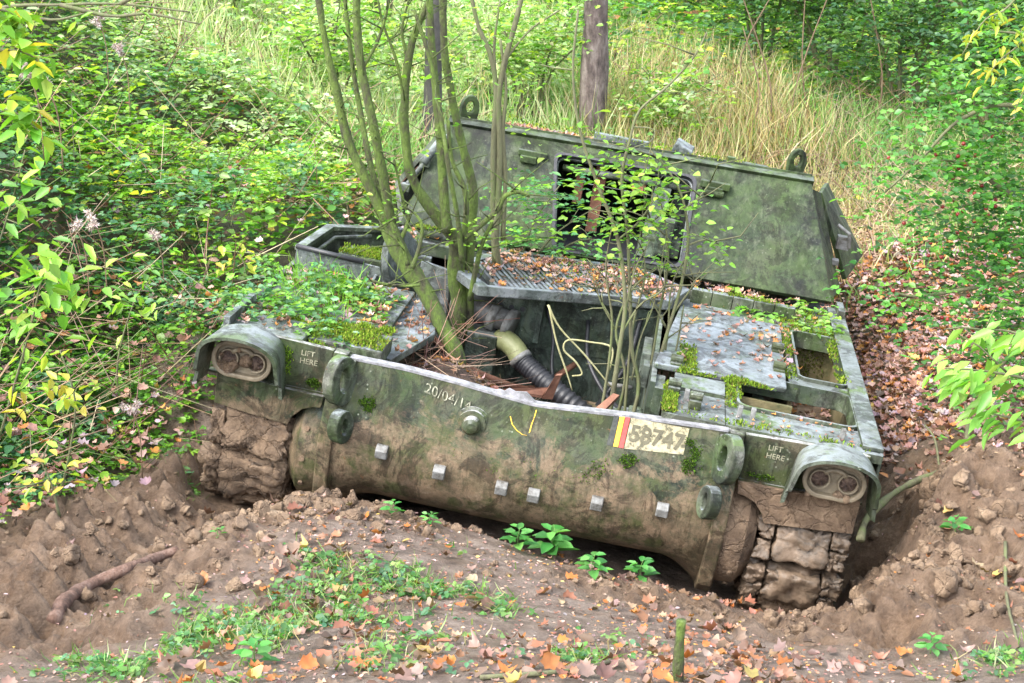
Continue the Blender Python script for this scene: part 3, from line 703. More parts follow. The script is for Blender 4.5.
V().tube(spline([(-.7, 1.45, -.28), (-.5, 1.2, -.30), (-.3, 1.15, -.34), (-.1, 1.35, -.42), (.1, 1.55, -.30)], 6), .018, 8).build('fuel_pipe', M_rust, smooth=True)
V().tube(spline([(.12, 1.58, -.05), (.16, 1.45, -.22), (.28, 1.3, -.34), (.40, 1.1, -.36)], 6), .012, 8).build('cable', M_dark, smooth=True)
V().tube(spline([(.40, 1.58, .02), (.38, 1.5, -.2), (.30, 1.45, -.4), (.2, 1.2, -.5)], 6), .015, 8).build('cable', M_dark, smooth=True)
V().tube(spline([(-.12, 1.58, -.02), (-.05, 1.5, -.15), (-.02, 1.4, -.3), (.05, 1.3, -.48)], 6), .010, 8).build('cable', M_dark, smooth=True)
V().box(.05, .30, 1.15, 1.40, -.60, -.44).box(.08, .2, 1.1, 1.2, -.5, -.38).build('gearbox_remnant', M_hull, bevel=.012)
V().box(-.02, .12, .72, .95, -.56, -.40).lathe([(.05, 0), (.05, .06)], rmat((.05, .83, -.40), (0, 0, 1)), 16).build('engine_mount', M_rust, bevel=.008)
V().box(.32, .47, .9, 1.2, -.58, -.36).lathe([(.03, 0), (.03, .05)], rmat((.38, 1.0, -.36), (0, 0, 1)), 12).build('filter_housing', M_hood, bevel=.01)
V().box(.44, .487, 1.2, 1.5, -.18, -.05).build('wall_bracket', M_in, bevel=.005)
V().box(.45, .487, .85, .95, -.12, .0).build('wall_bracket', M_in, bevel=.005)

# slatted grille lying askew over the rear of the bay
P = [(-.66, 1.40), (-.46, 1.11), (.545, 1.55), (.64, 1.86), (.34, 2.12), (-.46, 1.92)]
m = V(); c = np.mean(P, 0); Pin = [tuple(c+(np.array(p)-c)*.9) for p in P]
m.ring(P, Pin, 2, .105, .16); gr = m.build('radiator_grille', M_slab, bevel=.006)
V().prism([tuple(c+(np.array(p)-c)*.91) for p in P], 2, .108, .122).build('grille_backing', M_dark, gr)
m = V(); th = math.atan2(1.55-1.11, 1.0); ux, uy = math.cos(th), math.sin(th)
for k in range(40):
    s = -.52+k*.029; ctr = np.array([c[0]+ux*s, c[1]+uy*s]); 
    # clip each slat against the inner outline
    d = np.array([-uy, ux]); ts = []
    for i in range(len(Pin)):
        a = np.array(Pin[i]); b = np.array(Pin[(i+1) % len(Pin)]); e = b-a; den = d[0]*e[1]-d[1]*e[0]
        if abs(den) < 1e-9: continue
        w = a-ctr; t = (w[0]*e[1]-w[1]*e[0])/den; u = (w[0]*d[1]-w[1]*d[0])/den
        if 0 <= u <= 1: ts.append(t)
    if len(ts) < 2: continue
    a = ctr+d*min(ts); b = ctr+d*max(ts); h = np.array([ux, uy])*.008
    m.hexa([(*(a-h), .124), (*(a+h), .124), (*(a+h+[.006, 0]), .152), (*(a-h+[.006, 0]), .152)], [(*(b-h), .124), (*(b+h), .124), (*(b+h+[.006, 0]), .152), (*(b-h+[.006, 0]), .152)])
m.build('grille_slats', M_slab, gr)

# ------------------------------------------------------------------ left hand deck
m = V(); m.box(-1.49, -.80, .05, 1.28, -.02, .01).box(-1.10, -.745, .14, .40, -.12, .045).box(-1.48, -1.10, .02, .3, .012, .06)
m.build('left_deck', M_deck, bevel=.01)
V().prism([(-1.03, .32), (-.72, .28), (-.60, .78), (-.68, 1.30), (-1.0, 1.30)], 2, -.07, -.03).build('loose_floor_plate', M_slab, bevel=.006, label='loose grey plate lying inside the left side')
V().box(-.86, -.62, .14, .36, -.30, -.14).build('inner_ledge', M_deck, bevel=.008)
V().box(-1.47, -1.44, .03, .44, .05, .105).build('left_edge_rail', M_slab, bevel=.003)
sp = V().prism([(-1.475, .125), (-1.015, .10), (-.99, .03), (-1.03, -.22), (-1.475, -.22)], 1, 1.29, 1.305).build('upright_plate', M_slab, bevel=.004)
V().tube([(-1.475, 1.29, .128), (-1.10, 1.29, .112)], .014, 10).build('plate_edge_bead', M_dark, sp, smooth=True)
V().prism([(1.305, .06), (1.02, .03), (.9, -.22), (1.305, -.22)], 0, -1.035, -1.02).build('plate_gusset', M_slab, sp, bevel=.003)
m = V()
rim = [(-1.50, 1.36, .11), (-1.44, 1.80, .14), (-1.17, 2.02, .13), (-1.15, 2.06, .10)]
for a, b in zip(rim[:-1], rim[1:]):
    a = np.array(a); b = np.array(b)
    m.hexa([a, a+[.05, -.03, 0], a+[.05, -.03, -.025], a+[0, 0, -.025]], [b, b+[.05, -.03, 0], b+[.05, -.03, -.025], b+[0, 0, -.025]])
    m.hexa([a+[.012, 0, -.02], a+[.03, -.01, -.02], a+[.03, -.01, -.24], a+[.012, 0, -.24]], [b+[.012, 0, -.02], b+[.03, -.01, -.02], b+[.03, -.01, -.24], b+[.012, 0, -.24]])
rf = m.build('hatch_well', M_hood, bevel=.003)
V().tube([(-1.42, 1.42, .05), (-1.37, 1.74, .085), (-1.20, 1.92, .085)], .013, 8).build('well_bead', M_hood, rf, smooth=True)
V().box(-1.3, -1.02, 1.55, 1.75, -.05, .06).build('mossy_block', M_deck, bevel=.01)
dc = V().lathe([(.01, .0), (.20, .01), (.215, .03), (.2, .05), (.01, .06)], Matrix.Translation((-.98, 1.62, .03)) @ Matrix.Rotation(1.25, 4, 'Y') @ Matrix.Rotation(.25, 4, 'X'), 30).build('tipped_round_cover', M_slab, smooth=True, label='grey round cover tipped on its edge')
dc.data.set_sharp_from_angle(angle=math.radians(35))
V().box(-.88, -.80, 1.66, 1.70, -.45, .10).hexa([(-.83, 1.5, .12), (-.66, 1.52, .09), (-.63, 1.45, -.35), (-.82, 1.43, -.35)], [(-.83, 1.53, .12), (-.66, 1.55, .09), (-.63, 1.48, -.35), (-.82, 1.46, -.35)]).build('bay_side_plate', M_slab, bevel=.004)
V().box(-1.1, .499, 2.15, 2.42, -.03, .05).build('turret_ring_deck', M_deck, bevel=.008)
V().tube([(-.95, 2.2, .1), (-.5, 2.17, .1)], .035, 10).build('mossy_beam', M_deck, smooth=True)

# ------------------------------------------------------------------ turret
f0 = dict(TL=(-.991, 2.793, .641), TR=(1.263, 2.832, .693), BR=(1.489, 2.392, .107), BL=(-1.124, 2.366, .072), CK=(-1.21, 2.517, .273))
A = {k: np.array(v) for k, v in f0.items()}
nf = np.cross(A['TR']-A['BR'], A['BL']-A['BR']); nf /= np.linalg.norm(nf); 
if nf[1] > 0: nf = -nf
def on_face(p):  # push a point on to the front plane
    p = np.array(p, float); return p-nf*np.dot(p-A['BR'], nf)
hole = [on_face(p) for p in ((.574, 2.773, .614), (-.303, 2.764, .602), (-.191, 2.381, .092), (.588, 2.41, .13))]
outer = [on_face(A[k]) for k in ('TR', 'TL', 'BL', 'BR')]
def rounded(q, r=.06, n=4):
    out = []
    for i in range(4):
        p = q[i]; a = q[i-1]-p; b = q[(i+1) % 4]-p; a = a/np.linalg.norm(a); b = b/np.linalg.norm(b)
        for k in range(n+1):
            t = k/n; out.append((1-t)**2*(p+a*r)+2*t*(1-t)*p+t*t*(p+b*r))
    return out
def dense(q, n=4):
    out = []
    for i in range(4):
        p = q[i]; a = q[i-1]; b = q[(i+1) % 4]
        for k in range(n+1):
            t = (k-n/2)/(n/2)
            out.append(p+(a-p)*(-t)*.06 if t < 0 else p+(b-p)*t*.06)
    return out
def ring3(m, o_, i_, d0, d1):
    n = len(o_); L = [[m.bm.verts.new(tuple(p+nf*d)) for p in q] for q in (o_, i_) for d in (d0, d1)]
    for i in range(n):
        j = (i+1) % n
        for a, b in ((0, 1), (1, 3), (3, 2), (2, 0)): m.bm.faces.new([L[a][i], L[a][j], L[b][j], L[b][i]])
m = V(); ring3(m, dense(outer), rounded(hole), 0, -.045); tf = m.build('turret', M_tur, bevel=.003)
m = V(); ring3(m, rounded([p+(p-np.mean(hole, 0))*.012 for p in hole]), rounded([p-(p-np.mean(hole, 0))*.035 for p in hole]), .008, -.06); m.build('opening_frame', M_dark, tf)
m = V(); ring3(m, rounded([p-(p-np.mean(hole, 0))*.038 for p in hole]), rounded([p-(p-np.mean(hole, 0))*.055 for p in hole]), -.03, -.05); m.build('opening_seal', M_slab, tf)
TRb, TLb = np.array([1.20, 4.5, .40]), np.array([-.72, 4.5, .36]); BRb, BLb = np.array([1.55, 4.5, .1]), np.array([-.85, 4.5, .08])
o4 = [on_face(A[k]) for k in ('TR', 'TL', 'BL', 'BR')]
def slab4(m, q, th):
    q = [np.array(p, float) for p in q]; n = np.cross(q[1]-q[0], q[3]-q[0]); n /= np.linalg.norm(n)
    m.hexa(q, [p+n*th for p in q])
bk = np.array([0, .06, 0]); up = np.array([0, 0, .003])
m = V(); slab4(m, [o4[0]+bk+[0, 0, .012], o4[1]+bk+[0, 0, .012], TLb, TRb], -.035)
# thick front lip of the roof
m.hexa([o4[0]+[0.01, -.012, .02], o4[0]+[.01, .08, .035], o4[0]+[.01, .08, -.01], o4[0]+[.01, .012, -.022]], [o4[1]+[0, -.012, .02], o4[1]+[0, .08, .035], o4[1]+[0, .08, -.01], o4[1]+[0, .012, -.022]])
m.build('turret_roof', M_tur, tf, bevel=.003)
m = V(); slab4(m, [o4[1]+[-.01, .05, .0], A['CK']+[-.01, .05, 0], BLb+[0, 0, .2], TLb], .03); slab4(m, [A['CK']+[-.01, .05, -.003], o4[2]+[-.01, .05, 0], BLb, BLb+[0, 0, .197]], .03)
m.build('turret_left_side', M_hood, tf)
m = V(); slab4(m, [np.array([1.345, 3.0, .62]), np.array([1.60, 3.0, .045]), BRb, TRb+[0, 0, -.04]], -.03); m.hexa([(1.26, 2.87, .66), (1.345, 2.985, .62), (1.60, 2.985, .045), (1.49, 2.47, .10)], [(1.22, 2.9, .66), (1.30, 3.0, .60), (1.56, 3.0, .045), (1.45, 2.5, .10)])
m.build('turret_right_side', M_tur, tf)
V().hexa([TRb, TLb, BLb, BRb], [p+np.array([0, .04, 0]) for p in (TRb, TLb, BLb, BRb)]).build('turret_rear', M_tur, tf)
V().hexa([(-1.1, 2.5, .075), (1.45, 2.5, .105), (1.5, 4.48, .1), (-.82, 4.48, .08)], [(-1.1, 2.5, .064), (1.45, 2.5, .094), (1.5, 4.48, .09), (-.82, 4.48, .07)]).build('turret_floor', M_dark, tf)
# side door standing ajar on the right
m = V(); slab4(m, [(1.38, 3.25, .575), (1.46, 3.75, .555), (1.80, 3.75, .12), (1.66, 3.25, .055)], .03); dr = m.build('turret_side_door', M_tur, tf, bevel=.004)
V().tube([(1.52, 3.2, .40), (1.60, 3.18, .36), (1.62, 3.19, .27)], .012, 8).box(1.54, 1.62, 3.19, 3.26, .25, .33).build('door_handle', M_grey, dr)
V().box(1.50, 1.545, 2.93, 2.99, .20, .235).build('side_catch', M_grey, tf, bevel=.003)
# lifting eyes
def lift_eye(c, nx_, w=.062, h=.085):
    o_, i_ = [], []
    for k in range(26):
        a = 2*PI*k/26; x, z = math.cos(a), math.sin(a); 
        o_.append((w*x, h*z if z > 0 else h*1.0*max(-1, z*1.6) )); i_.append((w*.42*x, h*.42*z+.01))
    Mx = Matrix.Translation(tuple(c)) @ Matrix.Rotation(nx_, 4, 'Z')
    V().ring(o_, i_, 1, -.018, .018, M=Mx).build('lifting_eye', M_tur, tf, bevel=.008)
lift_eye((1.155, 2.95, .785), .45); lift_eye((-.885, 2.92, .74), .45)
# hinges, catches and a loose block on the roof
m = V(); p = on_face((.66, 2.76, .58))
m.box(.60, .78, p[1]-.05, p[1], .575, .615).box(.64, .74, p[1]-.07, p[1]-.02, .53, .585).lathe([(.02, -.06), (.02, .06)], rmat((.69, p[1]-.06, .55), (1, 0, 0)), 12); m.build('opening_catch', M_tur, tf, bevel=.004)
m = V(); m.box(-.52, -.34, 2.70, 2.74, .555, .59).box(-.50, -.40, 2.67, 2.72, .52, .56); m.build('opening_catch', M_tur, tf, bevel=.004)
V().box(.40, .52, 2.98, 3.08, .70, .78, M=Matrix.Translation((.46, 3.03, .715)) @ Matrix.Rotation(.35, 4, 'Y') @ Matrix.Rotation(.3, 4, 'X') @ Matrix.Translation((-.46, -3.03, -.74))).build('roof_block', M_slab, tf, bevel=.01)
V().box(.74, .79, 2.98, 3.02, .66, .735).box(.84, 1.0, 3.0, 3.1, .66, .705).build('roof_fitting', M_tur, tf, bevel=.004)
V().box(-.1, .25, 3.05, 3.1, .66, .715).build('roof_ridge', M_slab, tf, bevel=.005)
# diagonal rod fitting on the left corner of the face
a = on_face((-.98, 2.72, .56))+nf*.03; b = on_face((-1.14, 2.52, .25))+nf*.03
V().tube([a, b], .014, 8).tube([a+nf*.02, (a*.45+b*.55)+nf*.02], .026, 8).build('turret_strut', M_slab, tf, smooth=True)
for p in (a, b, a*.5+b*.5): V().box(p[0]-.03, p[0]+.03, p[1]-.02, p[1]+.03, p[2]-.028, p[2]+.02).build('strut_mount', M_hood, tf, bevel=.004)
# what is left inside the turret
V().tube([on_face((-.24, 2.73, .54))-nf*.06+[0, .03, 0], on_face((.555, 2.73, .565))-nf*.06+[0, .03, 0]], .022, 10).build('cross_bar', M_hood, tf, smooth=True)
V().hexa([(.34, 2.80, .52), (.44, 2.80, .52), (.42, 2.62, .10), (.30, 2.62, .10)], [(.34, 2.84, .52), (.44, 2.84, .52), (.42, 2.66, .10), (.30, 2.66, .10)]).box(.46, .58, 2.9, 2.95, .12, .6).box(.40, .5, 2.62, 2.74, .12, .34).build('inside_panel', M_in, tf, bevel=.004)
V().box(.3, .56, 2.66, 2.80, .11, .22).build('inside_box', M_hood, tf, bevel=.01)
V().lathe([(.045, 0), (.045, .015), (.03, .02)], rmat((.24, 2.85, .47), (0, -1, 0)), 18).build('round_fitting', M_copper, tf)
V().box(-.04, .03, 2.9, 2.95, .12, .6).box(-.15, -.1, 2.85, 2.95, .3, .5).build('inside_rack', M_rust, tf)
# rusty scraps lying in the bay
m = V().hexa([(-.22, .33, -.10), (-.16, .36, -.085), (.02, .50, -.09), (0, .46, -.12)], [(-.22, .33, -.115), (-.16, .36, -.10), (.02, .50, -.105), (0, .46, -.135)]).hexa([(0, .46, -.14), (.05, .48, -.14), (.07, .45, -.0), (.045, .43, .0)], [(0, .50, -.14), (.05, .52, -.14), (.075, .48, .0), (.05, .46, .0)])
sc = m.build('broken_bracket', M_rust); sc.parent = None; 
m = V().hexa([(.21, .35, -.16), (.26, .34, -.16), (.36, .48, -.05), (.33, .49, -.05)], [(.21, .36, -.18), (.26, .35, -.18), (.36, .49, -.07), (.33, .50, -.07)]).hexa([(.08, .30, -.09), (.2, .34, -.10), (.22, .30, -.13), (.1, .25, -.13)], [(.08, .31, -.10), (.2, .35, -.11), (.22, .31, -.14), (.1, .26, -.14)])
sc2 = m.build('metal_scrap', M_rust); sc2.parent = None
for o in (sc, sc2): o.location = (0, 0, 0); o.matrix_world = W4 @ Matrix.Translation((0, 0, .83))
tag(sc, 'pinkish rusty bent bracket lying just behind the torn rim of the nose plate', 'metal scrap')
tag(sc2, 'red-brown rusty metal strip leaning beside the thin green saplings in the open deck', 'metal scrap')

# ------------------------------------------------------------------ leaves, blades and sticks as numpy meshes
OV = (np.array([(0, 0, 0), (.32, .5, .10), (.72, .36, .05), (1, 0, -.08), (.72, -.36, .05), (.32, -.5, .10)], float), [(0, 3, 2, 1), (0, 5, 4, 3)])
LAN = (np.array([(0, 0, 0), (.35, .5, .06), (.7, .33, -.02), (1, 0, -.2), (.7, -.33, -.02), (.35, -.5, .06)], float), [(0, 3, 2, 1), (0, 5, 4, 3)])
BL = (np.array([(0, .5, 0), (0, -.5, 0), (.55, .38, .10), (.55, -.38, .10), (1, 0, -.12)], float), [(0, 1, 3, 2), (2, 3, 4)])
ST = (np.array([(0, .5, 0), (0, -.5, 0), (0, 0, .86), (1, .3, 0), (1, -.3, 0), (1, 0, .5)], float), [(0, 1, 4, 3), (1, 2, 5, 4), (2, 0, 3, 5)])
def lobed(k, seed):
    r = np.random.default_rng(seed); V_ = [(.0, 0, .0)]; n = 14
    for i in range(n):
        a = 2*PI*i/n; rr = .5*(1 if i % 2 == 0 else (.82 if k else .9))*(1.15 if i == 0 else 1)*r.uniform(.85, 1.1)
        x, y = rr*math.cos(a), rr*math.sin(a)*(.95 if k else .6); V_.append((x, y, .0))
    V_ = np.array(V_); V_[:, 0] += .5; V_[:, 2] = 1.0*((V_[:, 0]-.5)**2*r.uniform(-.6, 1.8)+(V_[:, 1])**2*r.uniform(.2, 2.2))+r.uniform(-.10, .10, len(V_))
    return V_, [(0, i+1, (i+1) % n+1) for i in range(n)]
def unit(a): return a/np.maximum(np.linalg.norm(a, axis=-1, keepdims=True), 1e-9)
class Cloud:
    """gathers many small pieces into one mesh"""
    def __init__(s): s.V = []; s.F = []; s.S = []; s.C = []; s.n = 0
    def add(s, tm, P, D, Nn, L, W, col, lift=None):
        tv, tf = tm; P = np.asarray(P, float); n = len(P)
        if n == 0: return
        D = unit(np.asarray(D, float)); S_ = unit(np.cross(Nn, D)); Nu = np.cross(D, S_); L = np.broadcast_to(L, n); W = np.broadcast_to(W, n)
        up_ = L if lift is None else lift
        V_ = P[:, None]+D[:, None]*(tv[None, :, :1]*L[:, None, None])+S_[:, None]*(tv[None, :, 1:2]*W[:, None, None])+Nu[:, None]*(tv[None, :, 2:3]*np.broadcast_to(up_, n)[:, None, None])
        k = len(tv); s.V.append(V_.reshape(-1, 3)); off = s.n+np.arange(n)*k
        fl = np.concatenate([np.array(f) for f in tf]); s.F.append((off[:, None]+fl[None]).ravel()); s.S.append(np.tile([len(f) for f in tf], n)); s.n += n*k
        s.C.append(np.repeat(np.clip(col, 0, 1), k, axis=0))
    def build(s, name, mat, parent=None, smooth=False):
        return np_mesh(name, np.vstack(s.V), np.concatenate(s.F), np.concatenate(s.S), mat, parent, np.vstack(s.C), smooth)
def pal(n, cols, wts=None, jit=.18, field=None):
    cols = np.array(cols, float); k = len(cols)
    if field is None: i = rng.choice(k, n, p=None if (wts is None or len(wts) != k) else np.array(wts)/sum(wts))
    else:
        u = rng.random(n)*.75+.25*np.clip(.5+field, 0, 1)-.0; c = np.cumsum(np.array(wts or [1]*k)/sum(wts or [1]*k)); i = np.minimum(np.searchsorted(c, np.clip(u, 0, .9999)), k-1)
    return cols[i]*(1+rng.normal(0, jit, (n, 1)))*(1+rng.normal(0, jit*.35, (n, 3)))
def rdir(n, zlo=-.3, zhi=.5):
    a = rng.uniform(0, 2*PI, n); return unit(np.stack([np.cos(a), np.sin(a), rng.uniform(zlo, zhi, n)], 1))
def upn(n, s=.45): return unit(np.stack([rng.normal(0, s, n), rng.normal(0, s, n), np.ones(n)], 1))
GREEN = [(.03, .085, .015), (.06, .17, .02), (.11, .27, .03), (.18, .37, .035), (.31, .47, .045), (.52, .48, .06), (.24, .12, .04)]
GW = [1.5, 2.3, 3., 3.0, 2.2, .45, .5]
COOL = [(.03, .09, .035), (.05, .15, .06), (.09, .22, .09), (.14, .28, .12), (.2, .32, .08)]
HAZE_PALE = [(.18, .32, .10), (.28, .42, .16), (.38, .50, .24), (.48, .54, .30), (.11, .23, .06)]  # foliage lightened to stand for bright haze on the far slope
STRAW = [(.62, .52, .30), (.48, .38, .19), (.68, .55, .36), (.34, .24, .12), (.34, .42, .15), (.16, .30, .06)]
DEAD = [(.30, .15, .10), (.40, .24, .19), (.22, .10, .07), (.48, .31, .25), (.45, .19, .05), (.52, .36, .10), (.34, .25, .27), (.14, .08, .06)]
DW = [3, 3, 2.2, 2., 1.3, .5, 1.8, 1.2]

# ---- region masks
def left_edge(y): return np.interp(y, [4, 5, 6, 7, 8, 9, 10, 11, 11.6, 12.2, 14, 18, 24, 40], [-3.0, -2.55, -2.1, -1.5, -1.22, -.7, -.6, -.5, -.3, 1.2, 1.3, 1.2, .6, 0])
def frus(n, y0, y1, k=1.35, side=.44, x0=None, x1=None, pw=1.):
    """points in front of the viewer, thinner with distance"""
    u = rng.random(n); a = 1-k
    y = (y0**a+(y1**a-y0**a)*u)**(1/a); x = rng.uniform(-1, 1, n)*(side*y+.6)
    return x, y
def in_vehicle(x, y, pad=0.):
    v = wv(np.stack([x, y, np.full_like(x, .4)], -1)); return (np.abs(v[:, 0]) < 1.5+pad) & (v[:, 1] > -.2-pad) & (v[:, 1] < 4.9) & ~((v[:, 0] < -1.2) & (v[:, 1] > 2.15))

# ---- bramble bank on the left and behind
def sprigs(cl, x, y, z, L, cols, wts, nl=3, up_s=.45, tm=OV, wr=.62, zlo=-.35, zhi=.35, field=None):
    n = len(x); a = rng.uniform(0, 2*PI, n); cc = pal(n, cols, wts, .2, field)
    for k in range(nl):
        t = a+(k-(nl-1)/2)*(1.25 if nl == 3 else .9); d = unit(np.stack([np.cos(t), np.sin(t), rng.uniform(zlo, zhi, n)], 1))
        cl.add(tm, np.stack([x, y, z], 1)+d*(L*.12)[:, None], d, upn(n, up_s), L*rng.uniform(.8, 1.15, n), L*wr*rng.uniform(.85, 1.1, n), cc*(1+rng.normal(0, .08, (n, 1))))
cl = Cloud()
x, y = frus(190000, 4.6, 30, 1.55); k = (x < left_edge(y)+rng.normal(0, .08, len(x))) & ~in_vehicle(x, y, .05); x, y = x[k], y[k]
f = fbm(xy3(x*.8, y*.8), 3, 50); g = fbm(xy3(x*2.3, y*2.3), 3, 51)
edge = sstep(0, .8, left_edge(y)-x); hh = (.05+edge*(.17+.34*np.clip(f+.25, 0, 1)+.28*np.clip(g, -.45, 1)))
hh = np.where(y > 11.5, hh*.8, hh)
keep = rng.random(len(x)) < (.35+.65*edge)*(g > -.5); x, y, hh, f, g = x[keep], y[keep], hh[keep], f[keep], g[keep]
zz = H(x, y)+hh*rng.random(len(x))**.6
L = np.where(rng.random(len(x)) < .07, rng.uniform(.05, .08, len(x)), rng.uniform(.018, .047, len(x)))*np.clip((y/7.5)**.62, .8, 2.1)
pale = (rng.random(len(x)) < sstep(8.5, 13, y)*sstep(-8, -3, x)*.95)  # share of far leaves that take the haze-lightened colours
for sel, cols, w_ in ((~pale & (rng.random(len(x)) < .72), GREEN, GW), (~pale, COOL, [1, 2, 2, 1, 1]), (pale, HAZE_PALE, [1, 2, 2, 1, 1])):
    pass
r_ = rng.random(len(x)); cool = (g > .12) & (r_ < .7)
for sel, cols, w_ in ((~pale & ~cool, GREEN, GW), (~pale & cool, COOL, [1, 2, 2, 1.3, 1]), (pale, HAZE_PALE, [1, 2, 2.2, 1, 1])):
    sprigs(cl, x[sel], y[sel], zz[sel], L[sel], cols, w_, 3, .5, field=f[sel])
o = cl.build('bramble_thicket', M_leaf); tag(o, 'dense mixed bramble and nettle leaves covering the bank', kind='stuff')
# dead canes and stalks among them
cl = Cloud(); x, y = frus(9000, 4.8, 24, 1.6); k = (x < left_edge(y)) & ~in_vehicle(x, y, .1); x, y = x[k], y[k]; n = len(x)
cl.add(ST, np.stack([x, y, H(x, y)+rng.uniform(0, .35, n)], 1), rdir(n, -.3, 1.2), upn(n), rng.uniform(.15, .7, n), rng.uniform(.003, .008, n)*np.clip(y/8, 1, 2), pal(n, [(.22, .13, .08), (.35, .24, .15), (.14, .07, .045), (.4, .33, .2), (.12, .16, .05)]), lift=rng.uniform(.003, .008, n))
x, y = frus(9000, 11, 24, 1.6); k = (x > left_edge(y)-.5) & ~in_vehicle(x, y, .1); x, y = x[k], y[k]; n = len(x)
cl.add(ST, np.stack([x, y, H(x, y)+rng.uniform(0, .3, n)], 1), rdir(n, -.2, 1.), upn(n), rng.uniform(.2, .8, n), rng.uniform(.005, .010, n), pal(n, [(.3, .2, .12), (.45, .34, .22), (.2, .11, .07)]), lift=.005)
o = cl.build('dead_stalks', M_litter); tag(o, 'thin dead canes and stalks tangled through the undergrowth', kind='stuff')

# ---- rough grass behind and to the right
cl = Cloud()
x, y = frus(150000, 10.5, 34, 1.3, .46); k = (x > left_edge(y)-1.0) & ~in_vehicle(x, y, .05); x, y = x[k], y[k]
f = fbm(xy3(x*.55, y*.4), 3, 60)+.25*fbm(xy3(x*2.5, y*2.5), 2, 61)
straw = (np.exp(-((x-2.3)/1.6)**2-((y-15)/3.2)**2)*1.1+.4*np.exp(-((x-3.9)/1.6)**2-((y-12.2)/1.8)**2)+f*1.5+.5*(rng.random(len(x))-.5)) > .68
rngk = rng.random(len(x)); dens = np.where((x > 2.2) & (y < 12.6), .25, 1); k = rngk < dens; x, y, straw, f = x[k], y[k], straw[k], f[k]
n = len(x); ht = np.where(straw, rng.uniform(.15, .75, n), rng.uniform(.12, .5, n))*np.where((x > 2) & (y < 14), .55, 1)
d = unit(np.stack([rng.normal(0, .33, n), rng.normal(0, .33, n), np.ones(n)], 1))
c = np.where(straw[:, None], pal(n, STRAW, [2, 2, 1.5, 1.6, 1.4, 1.2]), pal(n, [(.11, .25, .05), (.20, .38, .10), (.30, .47, .16), (.42, .46, .2), (.52, .46, .26)], [2, 3, 2, 1, .8]))
cl.add(BL, np.stack([x, y, H(x, y)-.02], 1), d, rdir(n, 0, .1), ht, rng.uniform(.006, .014, n)*np.clip(y/13, 1, 2), c)
# grass high on the left, bright haze put into its pale colours
x, y = frus(30000, 11, 34, 1.2, .42); k = (x < left_edge(y)) & (x > -.34*y) ; x, y = x[k], y[k]; f = fbm(xy3(x*.5, y*.5), 3, 70); k = (f+sstep(12, 18, y)*.5 > .2) & ~in_vehicle(x, y); x, y = x[k], y[k]; n = len(x)
d = unit(np.stack([rng.normal(0, .35, n), rng.normal(0, .35, n), np.ones(n)], 1))
cl.add(BL, np.stack([x, y, H(x, y)+.1], 1), d, rdir(n, 0, .1), rng.uniform(.2, .65, n), rng.uniform(.008, .016, n)*np.clip(y/14, 1, 2), pal(n, [(.3, .42, .16), (.42, .5, .25), (.5, .52, .3), (.2, .34, .09), (.52, .47, .3)]))
o = cl.build('rough_grass', M_grass); tag(o, 'tall straw coloured and green rough grass on the slope', kind='stuff')

# ---- low weeds in the slope grass and behind the vehicle
cl = Cloud(); x, y = frus(48000, 10.5, 30, 1.4, .46); f = fbm(xy3(x*.7, y*.7), 3, 80)
k = (x > left_edge(y)-.6) & ~in_vehicle(x, y, .05) & ((f > -.08) | (y > 16)) & ~((x > 1.6) & (y < 13)); x, y, f = x[k], y[k], f[k]
sprigs(cl, x, y, H(x, y)+rng.random(len(x))*(.15+.5*sstep(14, 20, y)), rng.uniform(.04, .08, len(x))*np.clip(y/13, 1, 2.), GREEN+COOL[1:4], GW+[1, 1, 1], 3, .5)
o = cl.build('slope_weeds', M_leaf); tag(o, 'patches of leafy green weeds among the grass of the slope', kind='stuff')

# ---- fallen leaves on the ground
LB = [lobed(1, i) for i in range(4)]+[lobed(0, 9), OV]
def litter(cl, x, y, L, cols=DEAD, wts=DW, zoff=.006, tilt=.55, zfun=None):
    n = len(x); which = rng.integers(0, len(LB), n); e = .03
    z = H(x, y) if zfun is None else zfun(x, y)
    for t in range(len(LB)):
        s = which == t; m_ = s.sum()
        if m_ == 0: continue
        cl.add(LB[t], np.stack([x[s], y[s], z[s]+zoff+rng.random(m_)*.015], 1), rdir(m_, -.25, .3), upn(m_, tilt), L[s], L[s]*(1. if t < 5 else .55), pal(m_, cols, wts))
cl = Cloud()
x = rng.uniform(1.2, 5.2, 52000); y = rng.uniform(4.6, 13.5, 52000)
edge = np.interp(y, [4.6, 5.5, 6.2, 7, 8, 10, 13.5], [2.3, 2.35, 2.25, 1.98, 1.95, 2.1, 2.0]); mmk = mudmask(x, y)
k = (x > edge+fbm(xy3(x*2, y*2), 2, 3)*.25) & (x < .5*y+.4) & (rng.random(len(x)) < np.clip(1.15-mmk*.95-sstep(9.5, 13.5, y)*.75, 0, 1)); x, y = x[k], y[k]
litter(cl, x, y, rng.uniform(.025, .065, len(x)))
x = rng.uniform(-3, 3.2, 30000); y = rng.uniform(3.1, 6.6, 30000); f = fbm(xy3(x*1.5, y*1.5), 3, 90); mmk = mudmask(x, y)
k = (rng.random(len(x)) < np.clip(.10+.55*f, .03, 1)*(1-.8*mmk)) & ~in_vehicle(x, y, -.1); x, y = x[k], y[k]
litter(cl, x, y, .016+.050*rng.random(len(x))**2, [(.26, .11, .06), (.31, .19, .12), (.22, .14, .115), (.38, .13, .03), (.38, .27, .08), (.12, .07, .045)], [2, 1.4, 2.4, 1.3, .3, 3])
